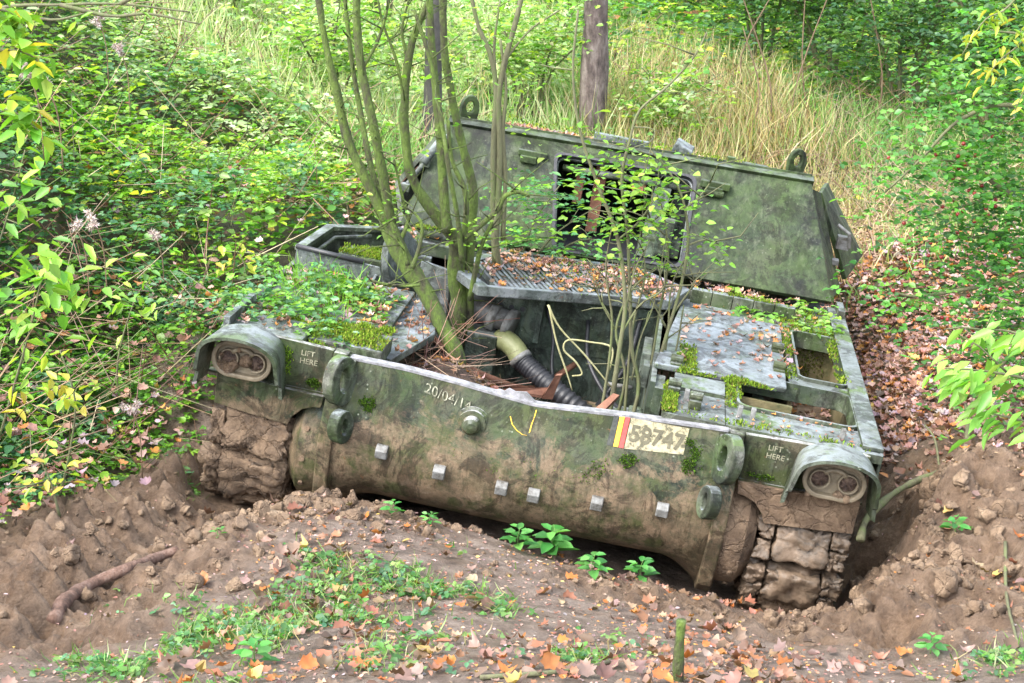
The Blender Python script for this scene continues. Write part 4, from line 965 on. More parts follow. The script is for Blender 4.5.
# tiny crumbs of old leaf over all bare soil
x = rng.uniform(-3, 4, 16000); y = rng.uniform(3.1, 7.5, 16000); k = ~in_vehicle(x, y, 0) & (x > left_edge(y)-.3) & (rng.random(len(x)) < 1-.75*mudmask(x, y)); x, y = x[k], y[k]; n = len(x)
cl.add(OV, np.stack([x, y, H(x, y)+.003], 1), rdir(n, -.2, .2), upn(n, .3), rng.uniform(.008, .022, n), rng.uniform(.005, .012, n), pal(n, DEAD, DW))
# dry leaves caught in the left bank
x, y = frus(13000, 4.8, 14, 1.5); k = (x < left_edge(y)+.3) & ~in_vehicle(x, y, .1); x, y = x[k], y[k]
litter(cl, x, y, rng.uniform(.03, .065, len(x)), zfun=lambda a, b: H(a, b)+rng.random(len(a))*.25)
o = cl.build('fallen_leaves', M_litter); tag(o, 'brown pink and orange fallen leaves strewn over the soil', kind='stuff')

# ---- leaves lying on the vehicle
def on_rect(n, x0, x1, y0, y1, z, fn=None):
    x = rng.uniform(x0, x1, n); y = rng.uniform(y0, y1, n); z = (z(x, y) if callable(z) else np.full(n, z)); P = np.stack([x, y, z], 1)
    if fn is not None: P = P[fn(x, y)]
    return P
def in_poly(x, y, P):
    r = np.zeros(len(x), bool); j = len(P)-1
    for i in range(len(P)):
        xi, yi = P[i]; xj, yj = P[j]; r ^= ((yi > y) != (yj > y)) & (x < (xj-xi)*(y-yi)/(yj-yi+1e-12)+xi); j = i
    return r
def pile(x, y):
    return -.62+.42*np.exp(-((x+.40)/.42)**2-((y-.62)/.5)**2)+.16*np.exp(-((x+.62)/.2)**2-((y-.9)/.4)**2)+.10*np.exp(-((x-.2)/.3)**2-((y-.35)/.3)**2)+.04*fbm(xy3(x*6, y*6), 3, 15)
GP = [(-.60, 1.38), (-.44, 1.16), (.52, 1.57), (.60, 1.84), (.34, 2.06), (-.44, 1.88)]
sets = [(on_rect(1500, -.66, .64, 1.1, 2.1, .158, lambda x, y: in_poly(x, y, GP) & (rng.random(len(x)) < .25+.75*sstep(1.35, 1.75, y-.3*x*0))), .02, .055),
        (on_rect(70, .6, 1.12, .7, 1.65, .108), .02, .05), (on_rect(260, .66, 1.5, 1.68, 2.6, .072), .02, .05), (on_rect(90, .66, 1.2, 2.0, 2.35, .075), .03, .06), (on_rect(60, .62, 1.44, .05, .30, .08), .012, .03), (on_rect(120, .9, 1.46, .1, .72, -.31), .04, .07), (on_rect(1000, .88, 1.46, .1, 1.7, lambda x, y: -.31+.12*sstep(.9, 1.4, x)*rng.random(len(x))), .03, .07), (on_rect(150, 1.22, 1.46, .9, 1.7, -.31), .03, .06),
        (on_rect(60, .98, 1.2, .9, 1.7, .11), .02, .05), (on_rect(800, -.72, 1.15, 2.95, 4.3, lambda x, y: .665-(y-2.9)*.172+.02*rng.random(len(x))), .03, .07),
        (on_rect(200, -1.45, -.8, .3, 1.25, .03), .03, .06), (on_rect(60, -1.0, -.62, .35, 1.25, -.025), .03, .06), (on_rect(50, -1.5, -1.2, .05, .3, .07), .02, .04),
        (on_rect(900, -.82, .45, .2, 1.55, lambda x, y: pile(x, y)+.01), .02, .05), (on_rect(160, -1.1, .4, 2.15, 2.4, .07), .03, .05)]
cl = Cloud()
for P, a, b in sets:
    n = len(P)
    if not n: continue
    W_ = vw(P); L = rng.uniform(a, b, n); which = rng.integers(0, len(LB), n)
    for t in range(len(LB)):
        s = which == t; m_ = s.sum()
        if m_: cl.add(LB[t], W_[s]+[0, 0, .003], rdir(m_, -.3, .1), upn(m_, .3), L[s], L[s]*(.8 if t < 5 else .5), pal(m_, DEAD+[(.50, .20, .05)], DW+[1.5]))
P = on_rect(620, -.80, .30, .2, 1.4, lambda x, y: pile(x, y)+.01+.04*rng.random(len(x))); n = len(P)
cl.add(ST, vw(P), rdir(n, -.15, .35), upn(n), rng.uniform(.05, .30, n), rng.uniform(.002, .005, n), pal(n, [(.17, .10, .065), (.26, .17, .12), (.10, .06, .04)]), lift=.004)
P = on_rect(60, -.72, -.5, .55, 1.25, lambda x, y: -.25+.2*rng.random(len(x))); n = len(P)
cl.add(ST, vw(P), unit(rng.normal(0, .5, (n, 3))+np.array([.15, -.1, .35])), upn(n), rng.uniform(.12, .4, n), rng.uniform(.002, .005, n), pal(n, [(.3, .16, .11), (.42, .27, .2), (.2, .1, .07)]), lift=.004)
o = cl.build('leaf_litter', M_litter); tag(o, 'dead leaves and sticks collected on the decks and in the engine bay', kind='stuff')
# the pile itself
px_, py_ = np.meshgrid(np.linspace(-.98, .48, 60), np.linspace(.12, 1.6, 60)); PV = vw(np.stack([px_, py_, pile(px_, py_)-.005], -1).reshape(-1, 3))
ii = np.arange(3600).reshape(60, 60); qq = np.stack([ii[:-1, :-1], ii[:-1, 1:], ii[1:, 1:], ii[1:, :-1]], -1).reshape(-1)
M_humus = simple('dark_humus', [(.3, (.03, .02, .014)), (.55, (.08, .05, .035)), (.75, (.16, .10, .07))], 14, .8, 1., .02, 40)
o = np_mesh('humus', PV, qq, np.full(59*59, 4), M_humus, smooth=True); tag(o, 'dark rotted leaf mould heaped in the bottom of the open bay', kind='stuff')
# brown soil and leaf cover on the turret roof and in the stowage boxes
# ---- moss cushions on the vehicle
cl = Cloud()
def moss(n, P, nrm=(0, 0, 1), L=(.008, .02), cols=None):
    n = len(P); nw = np.array(nrm) @ VR.T; d = unit(nw+rng.normal(0, .45, (n, 3)))
    cl.add(BL, vw(P), d, rdir(n, -.5, .5), rng.uniform(*L, n), rng.uniform(.004, .009, n), pal(n, cols or [(.10, .17, .02), (.18, .27, .028), (.06, .11, .012), (.27, .33, .045), (.16, .13, .05)], [2, 3, 1.5, 1.2, .8]))
def patch(n, x0, x1, y0, y1, z, th=0., sc=9, seed=1):
    P = on_rect(n, x0, x1, y0, y1, z, None); f = fbm(P*[sc, sc, sc]+seed, 5, 33, .7); ed = np.maximum(np.abs(P[:, 0]-(x0+x1)/2)/(x1-x0), np.abs(P[:, 1]-(y0+y1)/2)/(y1-y0))*2; kk = f-.45*np.maximum(0, ed-.55) > th+rng.normal(0, .16, n); P = P[kk]; f = f[kk]; P[:, 2] += np.clip(f-th, 0, .3)*.06*rng.random(len(P)); return P
for a in [(9000, -1.12, -.745, .14, .46, .047, -.12), (6500, -1.47, -.95, .04, .5, .03, -.06), (2000, -.86, -.62, .14, .36, -.138, -.1), (3000, -1.30, -1.02, 1.55, 1.75, .062, -.2), (2500, -1.2, -.9, .75, 1.25, .015, -.1),
          (3000, .50, 1.16, .555, .64, .094, -.05), (2600, .555, .62, .03, .42, .077, -.25), (2600, 1.10, 1.21, .65, 1.7, .08, -.02), (3500, 1.15, 1.5, 1.70, 2.2, .076, -.02), (1200, .84, .92, .25, .6, .077, -.1), (1800, .62, 1.5, .02, .12, .077, .08), (1600, .60, .70, .6, 1.0, .107, .05),
          (1200, -1.0, -.5, 2.16, 2.22, .12, -.2), (2200, -.6, .5, 1.3, 2.0, .156, .22), (1500, 1.4, 1.475, .85, 1.7, .078, 0), (1500, .65, 1.25, 1.93, 1.985, .146, -.05), (2500, -1., 1.2, 2.85, 3.1, .71, .1)]:
    moss(0, patch(*a[:6], a[6]))
for x0_, x1_, z0_, z1_, y_, n_ in ((1.21, 1.48, -.3, .02, 1.732, 2200), (.9, 1.17, -.28, .0, .567, 900)):
    x = rng.uniform(x0_, x1_, n_); z = rng.uniform(z0_, z1_, n_); k = fbm(np.stack([x*12, z*7, z*0+2], 1), 4, 47) > rng.normal(.05, .12, n_); moss(0, np.stack([x, np.full(len(x), y_), z], 1)[k], (0, -1, .2), (.008, .02), [(.08, .11, .02), (.14, .17, .03), (.10, .08, .04)])
def vpatch(n, x0, x1, z0, z1, th, seed, cols=None):
    x = rng.uniform(x0, x1, n); z = rng.uniform(z0, z1, n); f = fbm(np.stack([x*16, z*16, z*0+seed], 1), 5, 44, .7)-((x-(x0+x1)/2)/(x1-x0)*2)**2*.75-((z-(z0+z1)/2)/(z1-z0)*2)**2*.75+.12; k = f > th+rng.normal(0, .1, n); x, z = x[k], z[k]
    y = np.array([on_nose(a, b) if abs(a) < .87 else -.012 for a, b in zip(x, z)]); moss(0, np.stack([x, y-.002, z], 1), (0, -1, .3), (.006, .014), cols or [(.06, .12, .015), (.10, .18, .02), (.04, .08, .012)])
vpatch(2600, .68, .80, -.19, .04, -.18, 3); vpatch(1500, -.80, -.70, -.20, -.06, -.15, 4); vpatch(900, .38, .52, -.18, -.10, .0, 5); vpatch(1400, -1.22, -1.1, -.14, .08, -.2, 6, [(.12, .22, .02), (.2, .32, .03), (.07, .13, .015)]); vpatch(700, .2, .45, -.3, -.12, .12, 7); vpatch(1500, -.6, .7, -.38, -.15, .22, 8); vpatch(500, -1.05, -.97, -.14, -.08, -.1, 9); vpatch(500, .95, 1.12, -.14, -.10, -.1, 10)
o = cl.build('moss', M_moss); tag(o, 'bright green moss cushions growing on the decks and plates', kind='stuff')
# ---- small plants rooted on the left deck
cl = Cloud(); P = on_rect(800, -1.6, -.85, .12, 1.1, .03); P = P[fbm(P*5, 3, 91) > -.12]; P[:, 2] += rng.random(len(P))*.10*sstep(-.8, -1.2, P[:, 0]); Q = vw(P); n = len(Q)
sprigs(cl, Q[:, 0], Q[:, 1], Q[:, 2], rng.uniform(.022, .045, n), [(.08, .2, .03), (.14, .3, .04), (.2, .36, .05), (.06, .17, .07), (.11, .24, .1)], None, 3, .5)
P = on_rect(260, -1.47, -1.0, .5, 1.2, .03); Q = vw(P); n = len(Q); d = unit(np.stack([rng.normal(0, .5, n), rng.normal(0, .5, n), np.ones(n)], 1))
cl.add(BL, Q, d, rdir(n, 0, .1), rng.uniform(.05, .17, n), rng.uniform(.004, .008, n), pal(n, [(.13, .32, .03), (.2, .4, .05)]))
P = on_rect(60, .9, 1.5, 1.7, 2.3, .08); Q = vw(P); sprigs(cl, Q[:, 0], Q[:, 1], Q[:, 2]+.02, rng.uniform(.03, .06, 60), [(.14, .3, .04), (.2, .36, .05)], None, 3, .4)
P = on_rect(30, .9, 1.46, .1, .7, -.26); Q = vw(P); sprigs(cl, Q[:, 0], Q[:, 1], Q[:, 2]+.03, rng.uniform(.03, .05, 30), [(.1, .26, .08), (.14, .3, .1)], None, 3, .4)
o = cl.build('deck_weeds', M_leaf); tag(o, 'small weeds and ivy leaves sprouting from the decks', kind='stuff')

# ---- short herbs and grass in the foreground
cl = Cloud(); cen = [(300, 600, .38), (260, 630, .4), (400, 585, .22), (455, 555, .14), (350, 640, .35), (180, 640, .25), (450, 590, .2), (120, 665, .25), (600, 660, .2), (250, 670, .4), (490, 610, .12), (330, 570, .15), (640, 640, .1), (1000, 660, .2), (930, 670, .15), (380, 555, .12), (40, 490, .2), (180, 480, .15)]
for u, v, r in cen:
    yy = 3.2/math.tan(PITCH+math.atan((v-341.5)/FPX)); yy = yy*.66 if v > 520 else yy*.78
    for _ in range(4):
        p = at(u, v, yy); yy += ((3.2-float(H(p[:1], p[1:2])[0]))/(3.2-p[2])-1)*yy
    p = at(u, v, yy); n = int(1000*r*r/.12); x = p[0]+rng.normal(0, r*.55, n); y = p[1]+rng.normal(0, r*.5, n)
    k = fbm(xy3(x*5, y*5), 3, 20) > rng.normal(.06, .12, n); k &= (~in_vehicle(x, y, -.05)); x, y = x[k], y[k]; n = len(x); h = n//2
    d = unit(np.stack([rng.normal(0, .9, n), rng.normal(0, .9, n), np.ones(n)], 1))
    cl.add(BL, np.stack([x, y, H(x, y)], 1)[:h], d[:h], rdir(h, 0, .1), rng.uniform(.02, .09, h), rng.uniform(.0025, .006, h), pal(h, [(.09, .19, .04), (.15, .27, .06), (.26, .33, .14), (.36, .32, .18)], [2, 3, 1.5, 1.2]))
    m_ = (n-h)//2; sprigs(cl, x[h:h+m_], y[h:h+m_], H(x[h:h+m_], y[h:h+m_])+rng.random(m_)*.03, rng.uniform(.012, .034, m_), [(.05, .15, .03), (.09, .22, .04), (.16, .29, .08), (.08, .19, .09)], None, 3, .6, wr=.75)
o = cl.build('ground_herbs', M_leaf); tag(o, 'low grass clover and seedlings scattered over the trodden ground', kind='stuff')

# ---- mud clods
t = bmesh.new(); bmesh.ops.create_icosphere(t, subdivisions=3, radius=1); t.verts.ensure_lookup_table(); ico = np.array([v.co[:] for v in t.verts]); icf = np.array([[v.index for v in f.verts] for f in t.faces]); t.free()
Vs, Fs, nn_ = [], [], 0
def clods(n, cu, cv, yy, rx, ry, rmin, rmax):
    global nn_
    p = at(cu, cv, yy)
    for i in range(n):
        x = p[0]+rng.normal(0, rx); y = p[1]+rng.normal(0, ry); 
        if in_vehicle(np.array([x]), np.array([y]), -.13)[0]: continue
        r = rmin*.6+(rmax*.85-rmin)*rng.random()**3.5; z = float(H(np.array([x]), np.array([y]))[0])+r*.1
        P = ico*1.
        for _c in range(7):
            nn2 = unit(rng.normal(0, 1, 3)); dd = P @ nn2; P = P-np.maximum(dd-rng.uniform(.45, .8), 0)[:, None]*nn2
        P = P*(1+.45*fbm(ico*2.6+rng.random(3)*90, 4, 17, .7))[:, None]; P = P*r*rng.uniform(.65, 1.25, 3)
        a = rng.uniform(0, 6.3); P = P @ np.array([[math.cos(a), math.sin(a), 0], [-math.sin(a), math.cos(a), 0], [0, 0, 1]])
        Vs.append(P+[x, y, z]); Fs.append(icf+nn_); nn_ += len(ico)
for a in [(130, 300, 520, 5.95, .3, .16, .012, .06), (110, 180, 520, 6.0, .35, .3, .01, .05), (110, 90, 580, 5.2, .4, .35, .01, .055), (150, 890, 600, 5.7, .25, .25, .01, .06), (160, 950, 540, 6.0, .22, .5, .01, .07), (120, 780, 630, 5.45, .4, .12, .008, .04), (40, 960, 490, 6.6, .2, .2, .01, .05), (80, 240, 550, 5.7, .4, .25, .01, .04), (50, 420, 510, 6.15, .3, .08, .01, .04), (80, 680, 610, 5.5, .4, .12, .006, .025)]: clods(int(a[0]*1.9), *a[1:-1], a[-1]*1.05)
Fm = np.vstack(Fs); o = np_mesh('mud_clods', np.vstack(Vs), Fm.ravel(), np.full(len(Fm), 3), M_mudc, smooth=True); tag(o, 'crumbled lumps of wet brown mud thrown up around the tracks', kind='stuff')

# ------------------------------------------------------------------ trees, saplings and shrubs
def gz(x, y): return float(H(np.array([float(x)]), np.array([float(y)]))[0])
def thing(name, loc, label, cat, group=None):
    o = empty(name, tuple(float(a) for a in loc)); tag(o, label, cat, group); return o
def child(o, root):
    o.parent = root; o.matrix_parent_inverse = Matrix.Translation(-root.location); return o
def limbs(root, name, mat, paths, n=9, k=6, knob=.10, twigs=0):
    if (mat in (M_oak,) and name == 'trunk') or name == 'stem' and mat is M_bark: twigs = 7 if mat is M_oak else 3
    """paths: (list of world points, start radius, end radius) grown into one skin-like mesh"""
    for i, (P, r0, r1) in enumerate(paths):
        if mat is M_oak: r0, r1 = r0*.78, r1*.78
        m = MB(); S_ = spline(P, k); q = np.linspace(0, 1, len(S_)); r = r0*(1-q)+r1*q
        S_ = S_+.25*r[:, None]*np.stack([fbm(S_*6+a, 2, 5) for a in (0, 9, 18)], 1); r = r*(1+knob*fbm(S_*14, 2, 6)*2)
        m.tube(S_, list(r), n if r0 > .012 else 6)
        if twigs:
            for _ in range(twigs):
                j = rng.integers(len(S_)//5, len(S_)-1); a = S_[j]; d = unit(rng.normal(0, 1, 3)*[1, .8, .5]+[0, 0, .55]); l = rng.uniform(.08, .32); e = rng.normal(0, .25, 3)*l
                m.tube([a, a+d*l*.5, a+d*l+e*.5], [.0045, .003, .0015], 4)
        o = m.build(name if i == 0 else 'limb', mat, smooth=True); child(o, root)
def path(pts, y, r0, r1):
    """pts: photo pixels, y: one distance or one per point"""
    ys = y if hasattr(y, '__len__') else [y]*len(pts); return ([at(u, v, b) for (u, v), b in zip(pts, ys)], r0, r1)
def foliage(root, P, L, cols, wts=None, tm=OV, wr=.6, mat=None, droop=(-.5, .3), us=.5, name='foliage', spr=0):
    cl = Cloud(); P = np.asarray(P); n = len(P); L = np.full(n, L)*rng.uniform(.7, 1.2, n) if not hasattr(L, '__len__') else L
    if spr: sprigs(cl, P[:, 0], P[:, 1], P[:, 2], L, cols, wts, spr, us, tm, wr, *droop)
    else: cl.add(tm, P, rdir(n, *droop), upn(n, us), L, L*wr, pal(n, cols, wts))
    return child(cl.build(name, mat or M_leaf), root)
def scatter_px(boxes):
    """boxes: (u, v, spread u, spread v, y, spread y, n)"""
    out = []
    for u, v, su, sv, y, sy, n in boxes:
        for _ in range(n): out.append(at(rng.normal(u, su), rng.normal(v, sv), y+rng.normal(0, sy)))
    return np.array(out)
LG = [(.14, .30, .03), (.20, .38, .04), (.28, .44, .06), (.10, .24, .03)]
RS = .80
b1 = vw((-.51, 1.02, -.45)); Y = 7.35
t = thing('tree', b1, 'mossy tree leaning left with several stems, growing out of the open deck', 'tree', 'trees growing out of the open deck')
limbs(t, 'trunk', M_oak, [([b1]+[at(u, v, y) for u, v, y in ((458, 362, 7.3), (440, 320, 7.35), (418, 280, 7.4), (398, 248, 7.45), (388, 222, 7.5))], .052, .062),
    path([(388, 222), (374, 195), (352, 150), (338, 100), (326, 45), (314, -30)], [7.5, 7.5, 7.5, 7.5, 7.5, 7.5], .040, .02),
    path([(392, 225), (384, 180), (372, 120), (362, 70), (357, 20), (358, -40)], [7.5, 7.45, 7.4, 7.4, 7.4, 7.4], .036, .022),
    path([(390, 222), (372, 170), (360, 110), (350, 50), (342, -30)], [7.5, 7.6, 7.7, 7.7, 7.7], .024, .012),
    path([(362, 70), (378, 40), (388, 5), (392, -30)], 7.4, .012, .008),
    path([(408, 265), (402, 245), (386, 232), (372, 228)], 7.35, .016, .006), path([(412, 268), (420, 245), (422, 225), (414, 212)], 7.25, .016, .008),
    path([(420, 285), (404, 286), (385, 284), (368, 280)], 7.2, .010, .008), path([(398, 245), (408, 220), (402, 195), (394, 160)], [7.45, 7.5, 7.5, 7.5], .016, .007)])
foliage(t, scatter_px([(350, 30, 30, 25, 7.5, .3, 30), (400, 60, 15, 20, 7.4, .2, 14), (385, 215, 12, 10, 7.4, .15, 30)]), .035, LG)
b2 = vw((-.42, 1.5, -.5)); 
t = thing('tree', b2, 'mossy tree with straight upright stems, growing out of the open deck', 'tree', 'trees growing out of the open deck')
limbs(t, 'trunk', M_oak, [([b2]+[at(u, v, y) for u, v, y in ((469, 378, 7.8), (469, 340, 7.8), (469, 300, 7.8), (469, 262, 7.8))], .032, .032),
    ([vw((-.52, 1.45, -.4))]+[at(u, v, y) for u, v, y in ((455, 340, 7.75), (458, 300, 7.8), (457, 262, 7.8), (456, 238, 7.75))], .05, .065),
    path([(456, 240), (436, 215), (416, 188), (408, 160), (404, 110), (408, 60), (418, 25), (440, -20)], 7.6, .042, .02),
    path([(448, 232), (443, 190), (441, 140), (436, 95), (432, 50), (428, -20)], 7.55, .034, .022),
    path([(469, 265), (472, 220), (473, 188), (463, 150), (453, 105), (445, 55), (443, 0), (444, -40)], 7.8, .034, .024),
    path([(462, 262), (458, 220), (449, 170), (440, 110), (430, 60), (414, 10)], [7.5, 7.45, 7.4, 7.4, 7.4, 7.4], .018, .012),
    path([(464, 240), (466, 195), (452, 160), (448, 120)], 7.5, .022, .012),
    path([(462, 240), (480, 225), (497, 210), (505, 196), (518, 192), (530, 196)], 7.5, .022, .012), path([(470, 300), (480, 250), (492, 222)], [7.6, 7.55, 7.5], .02, .012),
    path([(404, 100), (396, 60), (382, 20), (375, -20)], 7.6, .012, .008), path([(408, 60), (402, 30), (410, -5)], 7.6, .012, .008)], n=10)
foliage(t, scatter_px([(425, 60, 20, 40, 7.5, .3, 40), (460, 90, 25, 30, 7.5, .3, 20), (428, 150, 8, 8, 7.4, .1, 6), (470, 232, 14, 10, 7.4, .1, 40), (395, 190, 10, 14, 7.5, .1, 15)]), .036, LG)
t = thing('tree', vw((-.25, 1.75, -.3)), 'cluster of pale upright stems forking high up, behind the slatted grille', 'tree')
yb = 8.0
limbs(t, 'trunk', M_bark, [([vw((-.25, 1.75, -.3))]+[at(u, v, yb) for u, v in ((497, 260), (498, 200), (500, 140), (498, 100), (505, 60), (516, 20), (526, -20))], .021, .014),
    path([(495, 262), (493, 200), (494, 140), (496, 90), (490, 55), (478, 25), (468, -20)], yb, .018, .010), path([(503, 240), (505, 180), (503, 130), (506, 90), (500, 40)], yb, .014, .007), path([(498, 100), (494, 50), (500, 0)], yb, .01, .006), path([(505, 60), (530, 30), (560, 10)], yb, .008, .004)])
foliage(t, scatter_px([(525, 60, 14, 25, 8, .3, 50), (520, 130, 10, 20, 8, .2, 14), (560, 25, 25, 20, 8.1, .3, 50), (490, 20, 20, 15, 8, .2, 24)]), .04, LG)
# thin saplings growing out of the front of the bay
def sapling(pix, y, r, label, leaves, L, cols=LG, group='thin saplings growing out of the open deck', base=None, extra=()):
    b = at(*pix[0], y) if base is None else base
    t = thing('sapling', b, label, 'sapling', group); limbs(t, 'stem', M_bark, [([b]+[at(u, v, y) for u, v in pix[1:]], r, r*.35)]+[path(p, y, r*.5, r*.2) for p in extra], k=5)
    if leaves: foliage(t, scatter_px(leaves), L, cols)
    return t
b = [vw(p) for p in ((.33, .62, -.5), (.40, .62, -.5), (.49, .66, -.5), (.56, .72, -.5))]
sapling([(612, 430), (612, 400), (619, 350), (625, 300), (618, 240), (600, 190), (580, 130), (573, 70), (578, 10)], 7.0, .014, 'tallest thin green sapling of the open deck, curving left over the turret opening', [(640, 185, 18, 18, 7., .12, 80), (595, 160, 18, 20, 7., .12, 60), (632, 225, 14, 18, 7., .1, 40)], .048, base=b[0], extra=([(620, 335), (640, 305), (662, 290), (665, 270)], [(618, 240), (640, 220), (660, 190)], [(625, 310), (635, 270), (650, 240)]))
sapling([(640, 430), (638, 395), (632, 350), (630, 300), (628, 240), (622, 180), (630, 140), (640, 110), (668, 86), (695, 55), (707, 32)], 7.05, .011, 'thin sapling with a long twig reaching right above the turret', [(660, 200, 16, 20, 7.05, .12, 80), (615, 225, 20, 14, 7.05, .12, 50), (702, 62, 6, 10, 7.05, .05, 16)], .048, base=b[1], extra=([(630, 200), (645, 170), (655, 130)], [(632, 380), (640, 340), (655, 300), (665, 240)]))
sapling([(652, 430), (650, 395), (665, 340), (680, 290), (688, 240), (683, 200), (668, 170), (650, 150)], 7.1, .012, 'sapling leaning right beside the smooth deck plate, its tip before the turret wall', [(712, 250, 12, 8, 7.1, .08, 34), (690, 205, 16, 10, 7.1, .1, 34), (640, 165, 18, 12, 7.1, .1, 50)], .045, base=b[2], extra=([(688, 245), (705, 240), (725, 246)], [(684, 210), (700, 196), (712, 180)], [(672, 315), (690, 290), (700, 270)]))
sapling([(660, 430), (664, 395), (676, 350), (684, 305)], 7.15, .010, 'short bare sapling stem ending beside the deck plate', None, 0, base=b[3])
sapling([(646, 430), (645, 400), (652, 360), (660, 310), (668, 262), (664, 215), (655, 190)], 7.2, .010, 'slender sapling rising between the others in front of the grille', [(655, 265, 16, 12, 7.2, .1, 34), (675, 225, 14, 14, 7.2, .1, 30), (630, 260, 14, 10, 7.2, .1, 24)], .03, base=vw((.52, .8, -.5)), extra=([(665, 235), (640, 215), (600, 205)], [(660, 310), (640, 290), (622, 280)]))
for k, (x_, y_, P_) in enumerate([(.30, .7, [(603, 420), (608, 370), (612, 320), (606, 270), (612, 225)]), (.44, .75, [(634, 425), (628, 370), (634, 320), (645, 275), (640, 230)]), (.53, .6, [(668, 425), (660, 380), (668, 330), (672, 285), (690, 250)]), (.36, .85, [(622, 425), (625, 380), (616, 330), (632, 290), (652, 272), (668, 262)])]):
    sapling(P_, 7.12, .009, ['leftmost slender sapling stem of the clump before the grille', 'thin upright sapling stem in the middle of the clump', 'rightmost slender sapling stem hugging the smooth deck plate', 'sapling stem that bends right along the front of the grille'][k], [(P_[-1][0], P_[-1][1], 10, 10, 7.1, .08, 22)], .032, base=vw((x_, y_, -.5)), extra=([P_[2], (P_[2][0]-16, P_[2][1]-30), (P_[2][0]-22, P_[2][1]-60)],))
# bare kinked vine
for pts, lab in (([(549, 306), (556, 340), (566, 370), (572, 390)], 'short bare pale stalk hanging beside the kinked vine'), ([(548, 305), (560, 328), (585, 355), (612, 388)], 'long straight bare stalk leaning across the dark bay'), ([(610, 370), (612, 348), (590, 342), (568, 340), (564, 350), (576, 362), (582, 374), (572, 376)], 'kinked bare vine looping in front of the dark bay wall')):
    t = thing('bare_stalk', at(*pts[-1], 7.1), lab, 'stalk', 'bare stalks in the bay'); limbs(t, 'stem', M_vine, [path(pts, 7.2, .006, .004)], k=4)
# bramble bush before the turret
t = thing('bramble_bush', vw((-.35, 2.2, .06)), 'leafy blue-green bramble bush growing against the turret front', 'bush')
limbs(t, 'stem', M_bark, [path(p, 8.55, .008, .003) for p in ([(520, 262), (535, 220), (560, 185)], [(530, 262), (560, 230), (600, 205)], [(510, 258), (500, 220), (510, 180)], [(540, 265), (580, 240), (620, 245)])], k=4)
P = scatter_px([(525, 205, 22, 20, 8.45, .12, 120), (560, 190, 24, 12, 8.45, .12, 60), (580, 235, 22, 14, 8.4, .12, 60), (520, 245, 20, 10, 8.5, .1, 60), (555, 258, 20, 8, 8.5, .1, 30)])
foliage(t, P, .042, [(.05, .16, .06), (.09, .25, .09), (.14, .32, .10), (.22, .42, .05)], None, spr=3, droop=(-.3, .2), us=.35)
def hit(u, v, y0=3.3, y1=60):
    """where the sight line through a photo pixel meets the ground"""
    ys = np.geomspace(y0, y1, 400); P = np.array([at(u, v, y) for y in ys]); h = H(P[:, 0], P[:, 1]); i = np.argmax(P[:, 2] < h)
    return np.array([P[i, 0], P[i, 1], h[i]]) if P[i, 2] < h[i] else P[-1]
def onground(p, dz=0.): return np.array([p[0], p[1], gz(p[0], p[1])+dz])
# big trunk in the background and a darker one behind the turret
def bigtree(u, v, y, r, mat, label, crown, n, L, lean=0, height=7, group=None):
    b = at(u, v, y); b = onground(b, -.1); t = thing('tree', b, label, 'tree', group)
    top = b+np.array([lean, 0, height])
    ps = [([b, b+np.array([lean*.2, 0, height*.3]), b+np.array([lean*.55, .1, height*.6]), top], r, r*.35)]
    for k in range(7):
        z = height*(.35+.08*k); a = k*2.4; s = b+np.array([lean*z/height, 0, z]); ps.append(([s, s+np.array([math.cos(a)*.7, math.sin(a)*.7, .6]), s+np.array([math.cos(a)*1.7, math.sin(a)*1.6, 1.3])], r*.3, r*.06))
    limbs(t, 'trunk', mat, ps, k=5)
    C = np.array([top-[0, 0, height*.22]+rng.normal(0, 1, 3)*np.array(crown) for _ in range(34)]); P = C[rng.integers(0, len(C), n)]+rng.normal(0, .33, (n, 3)); P = P[P[:, 2] > b[2]+1.0]
    foliage(t, P, L, [(.16, .29, .08), (.26, .40, .13), (.36, .47, .2), (.10, .2, .05)], spr=3); return t  # crowns lightened in colour to stand in for distant haze
bigtree(594, 95, 14.6, .14, M_grtrunk, 'thick purple-brown tree trunk standing in the grass behind the turret', (1.3, 1.3, 1.1), 2600, .09, .15, 7)
bigtree(428, 150, 12.6, .08, M_dark2, 'dark grey trunk half hidden behind the upper left corner of the turret', (1., 1., .9), 1500, .08, .5, 6)
BT = 'trees on the rise behind'
for i, (u, y, h, lab) in enumerate([(60, 27, 8, 'leafy tree far up the left bank'), (210, 33, 9, 'tree tinted pale for haze at the top of the slope, left of the stems'), (350, 36, 9, 'distant tree beyond the slope behind the leaning stems'), (500, 38, 9, 'distant tree beyond the slope behind the forked stems'), (700, 34, 9, 'distant tree at the top of the slope behind the straw grass'), (860, 30, 8, 'tree rising behind the dark shrubs on the right'), (1000, 32, 9, 'tree at the far right end of the rise')]):
    bigtree(u, 40, y, .16, M_brown, lab, (1.7, 1.5, 2.2), 3000, .15, 0, h, BT)
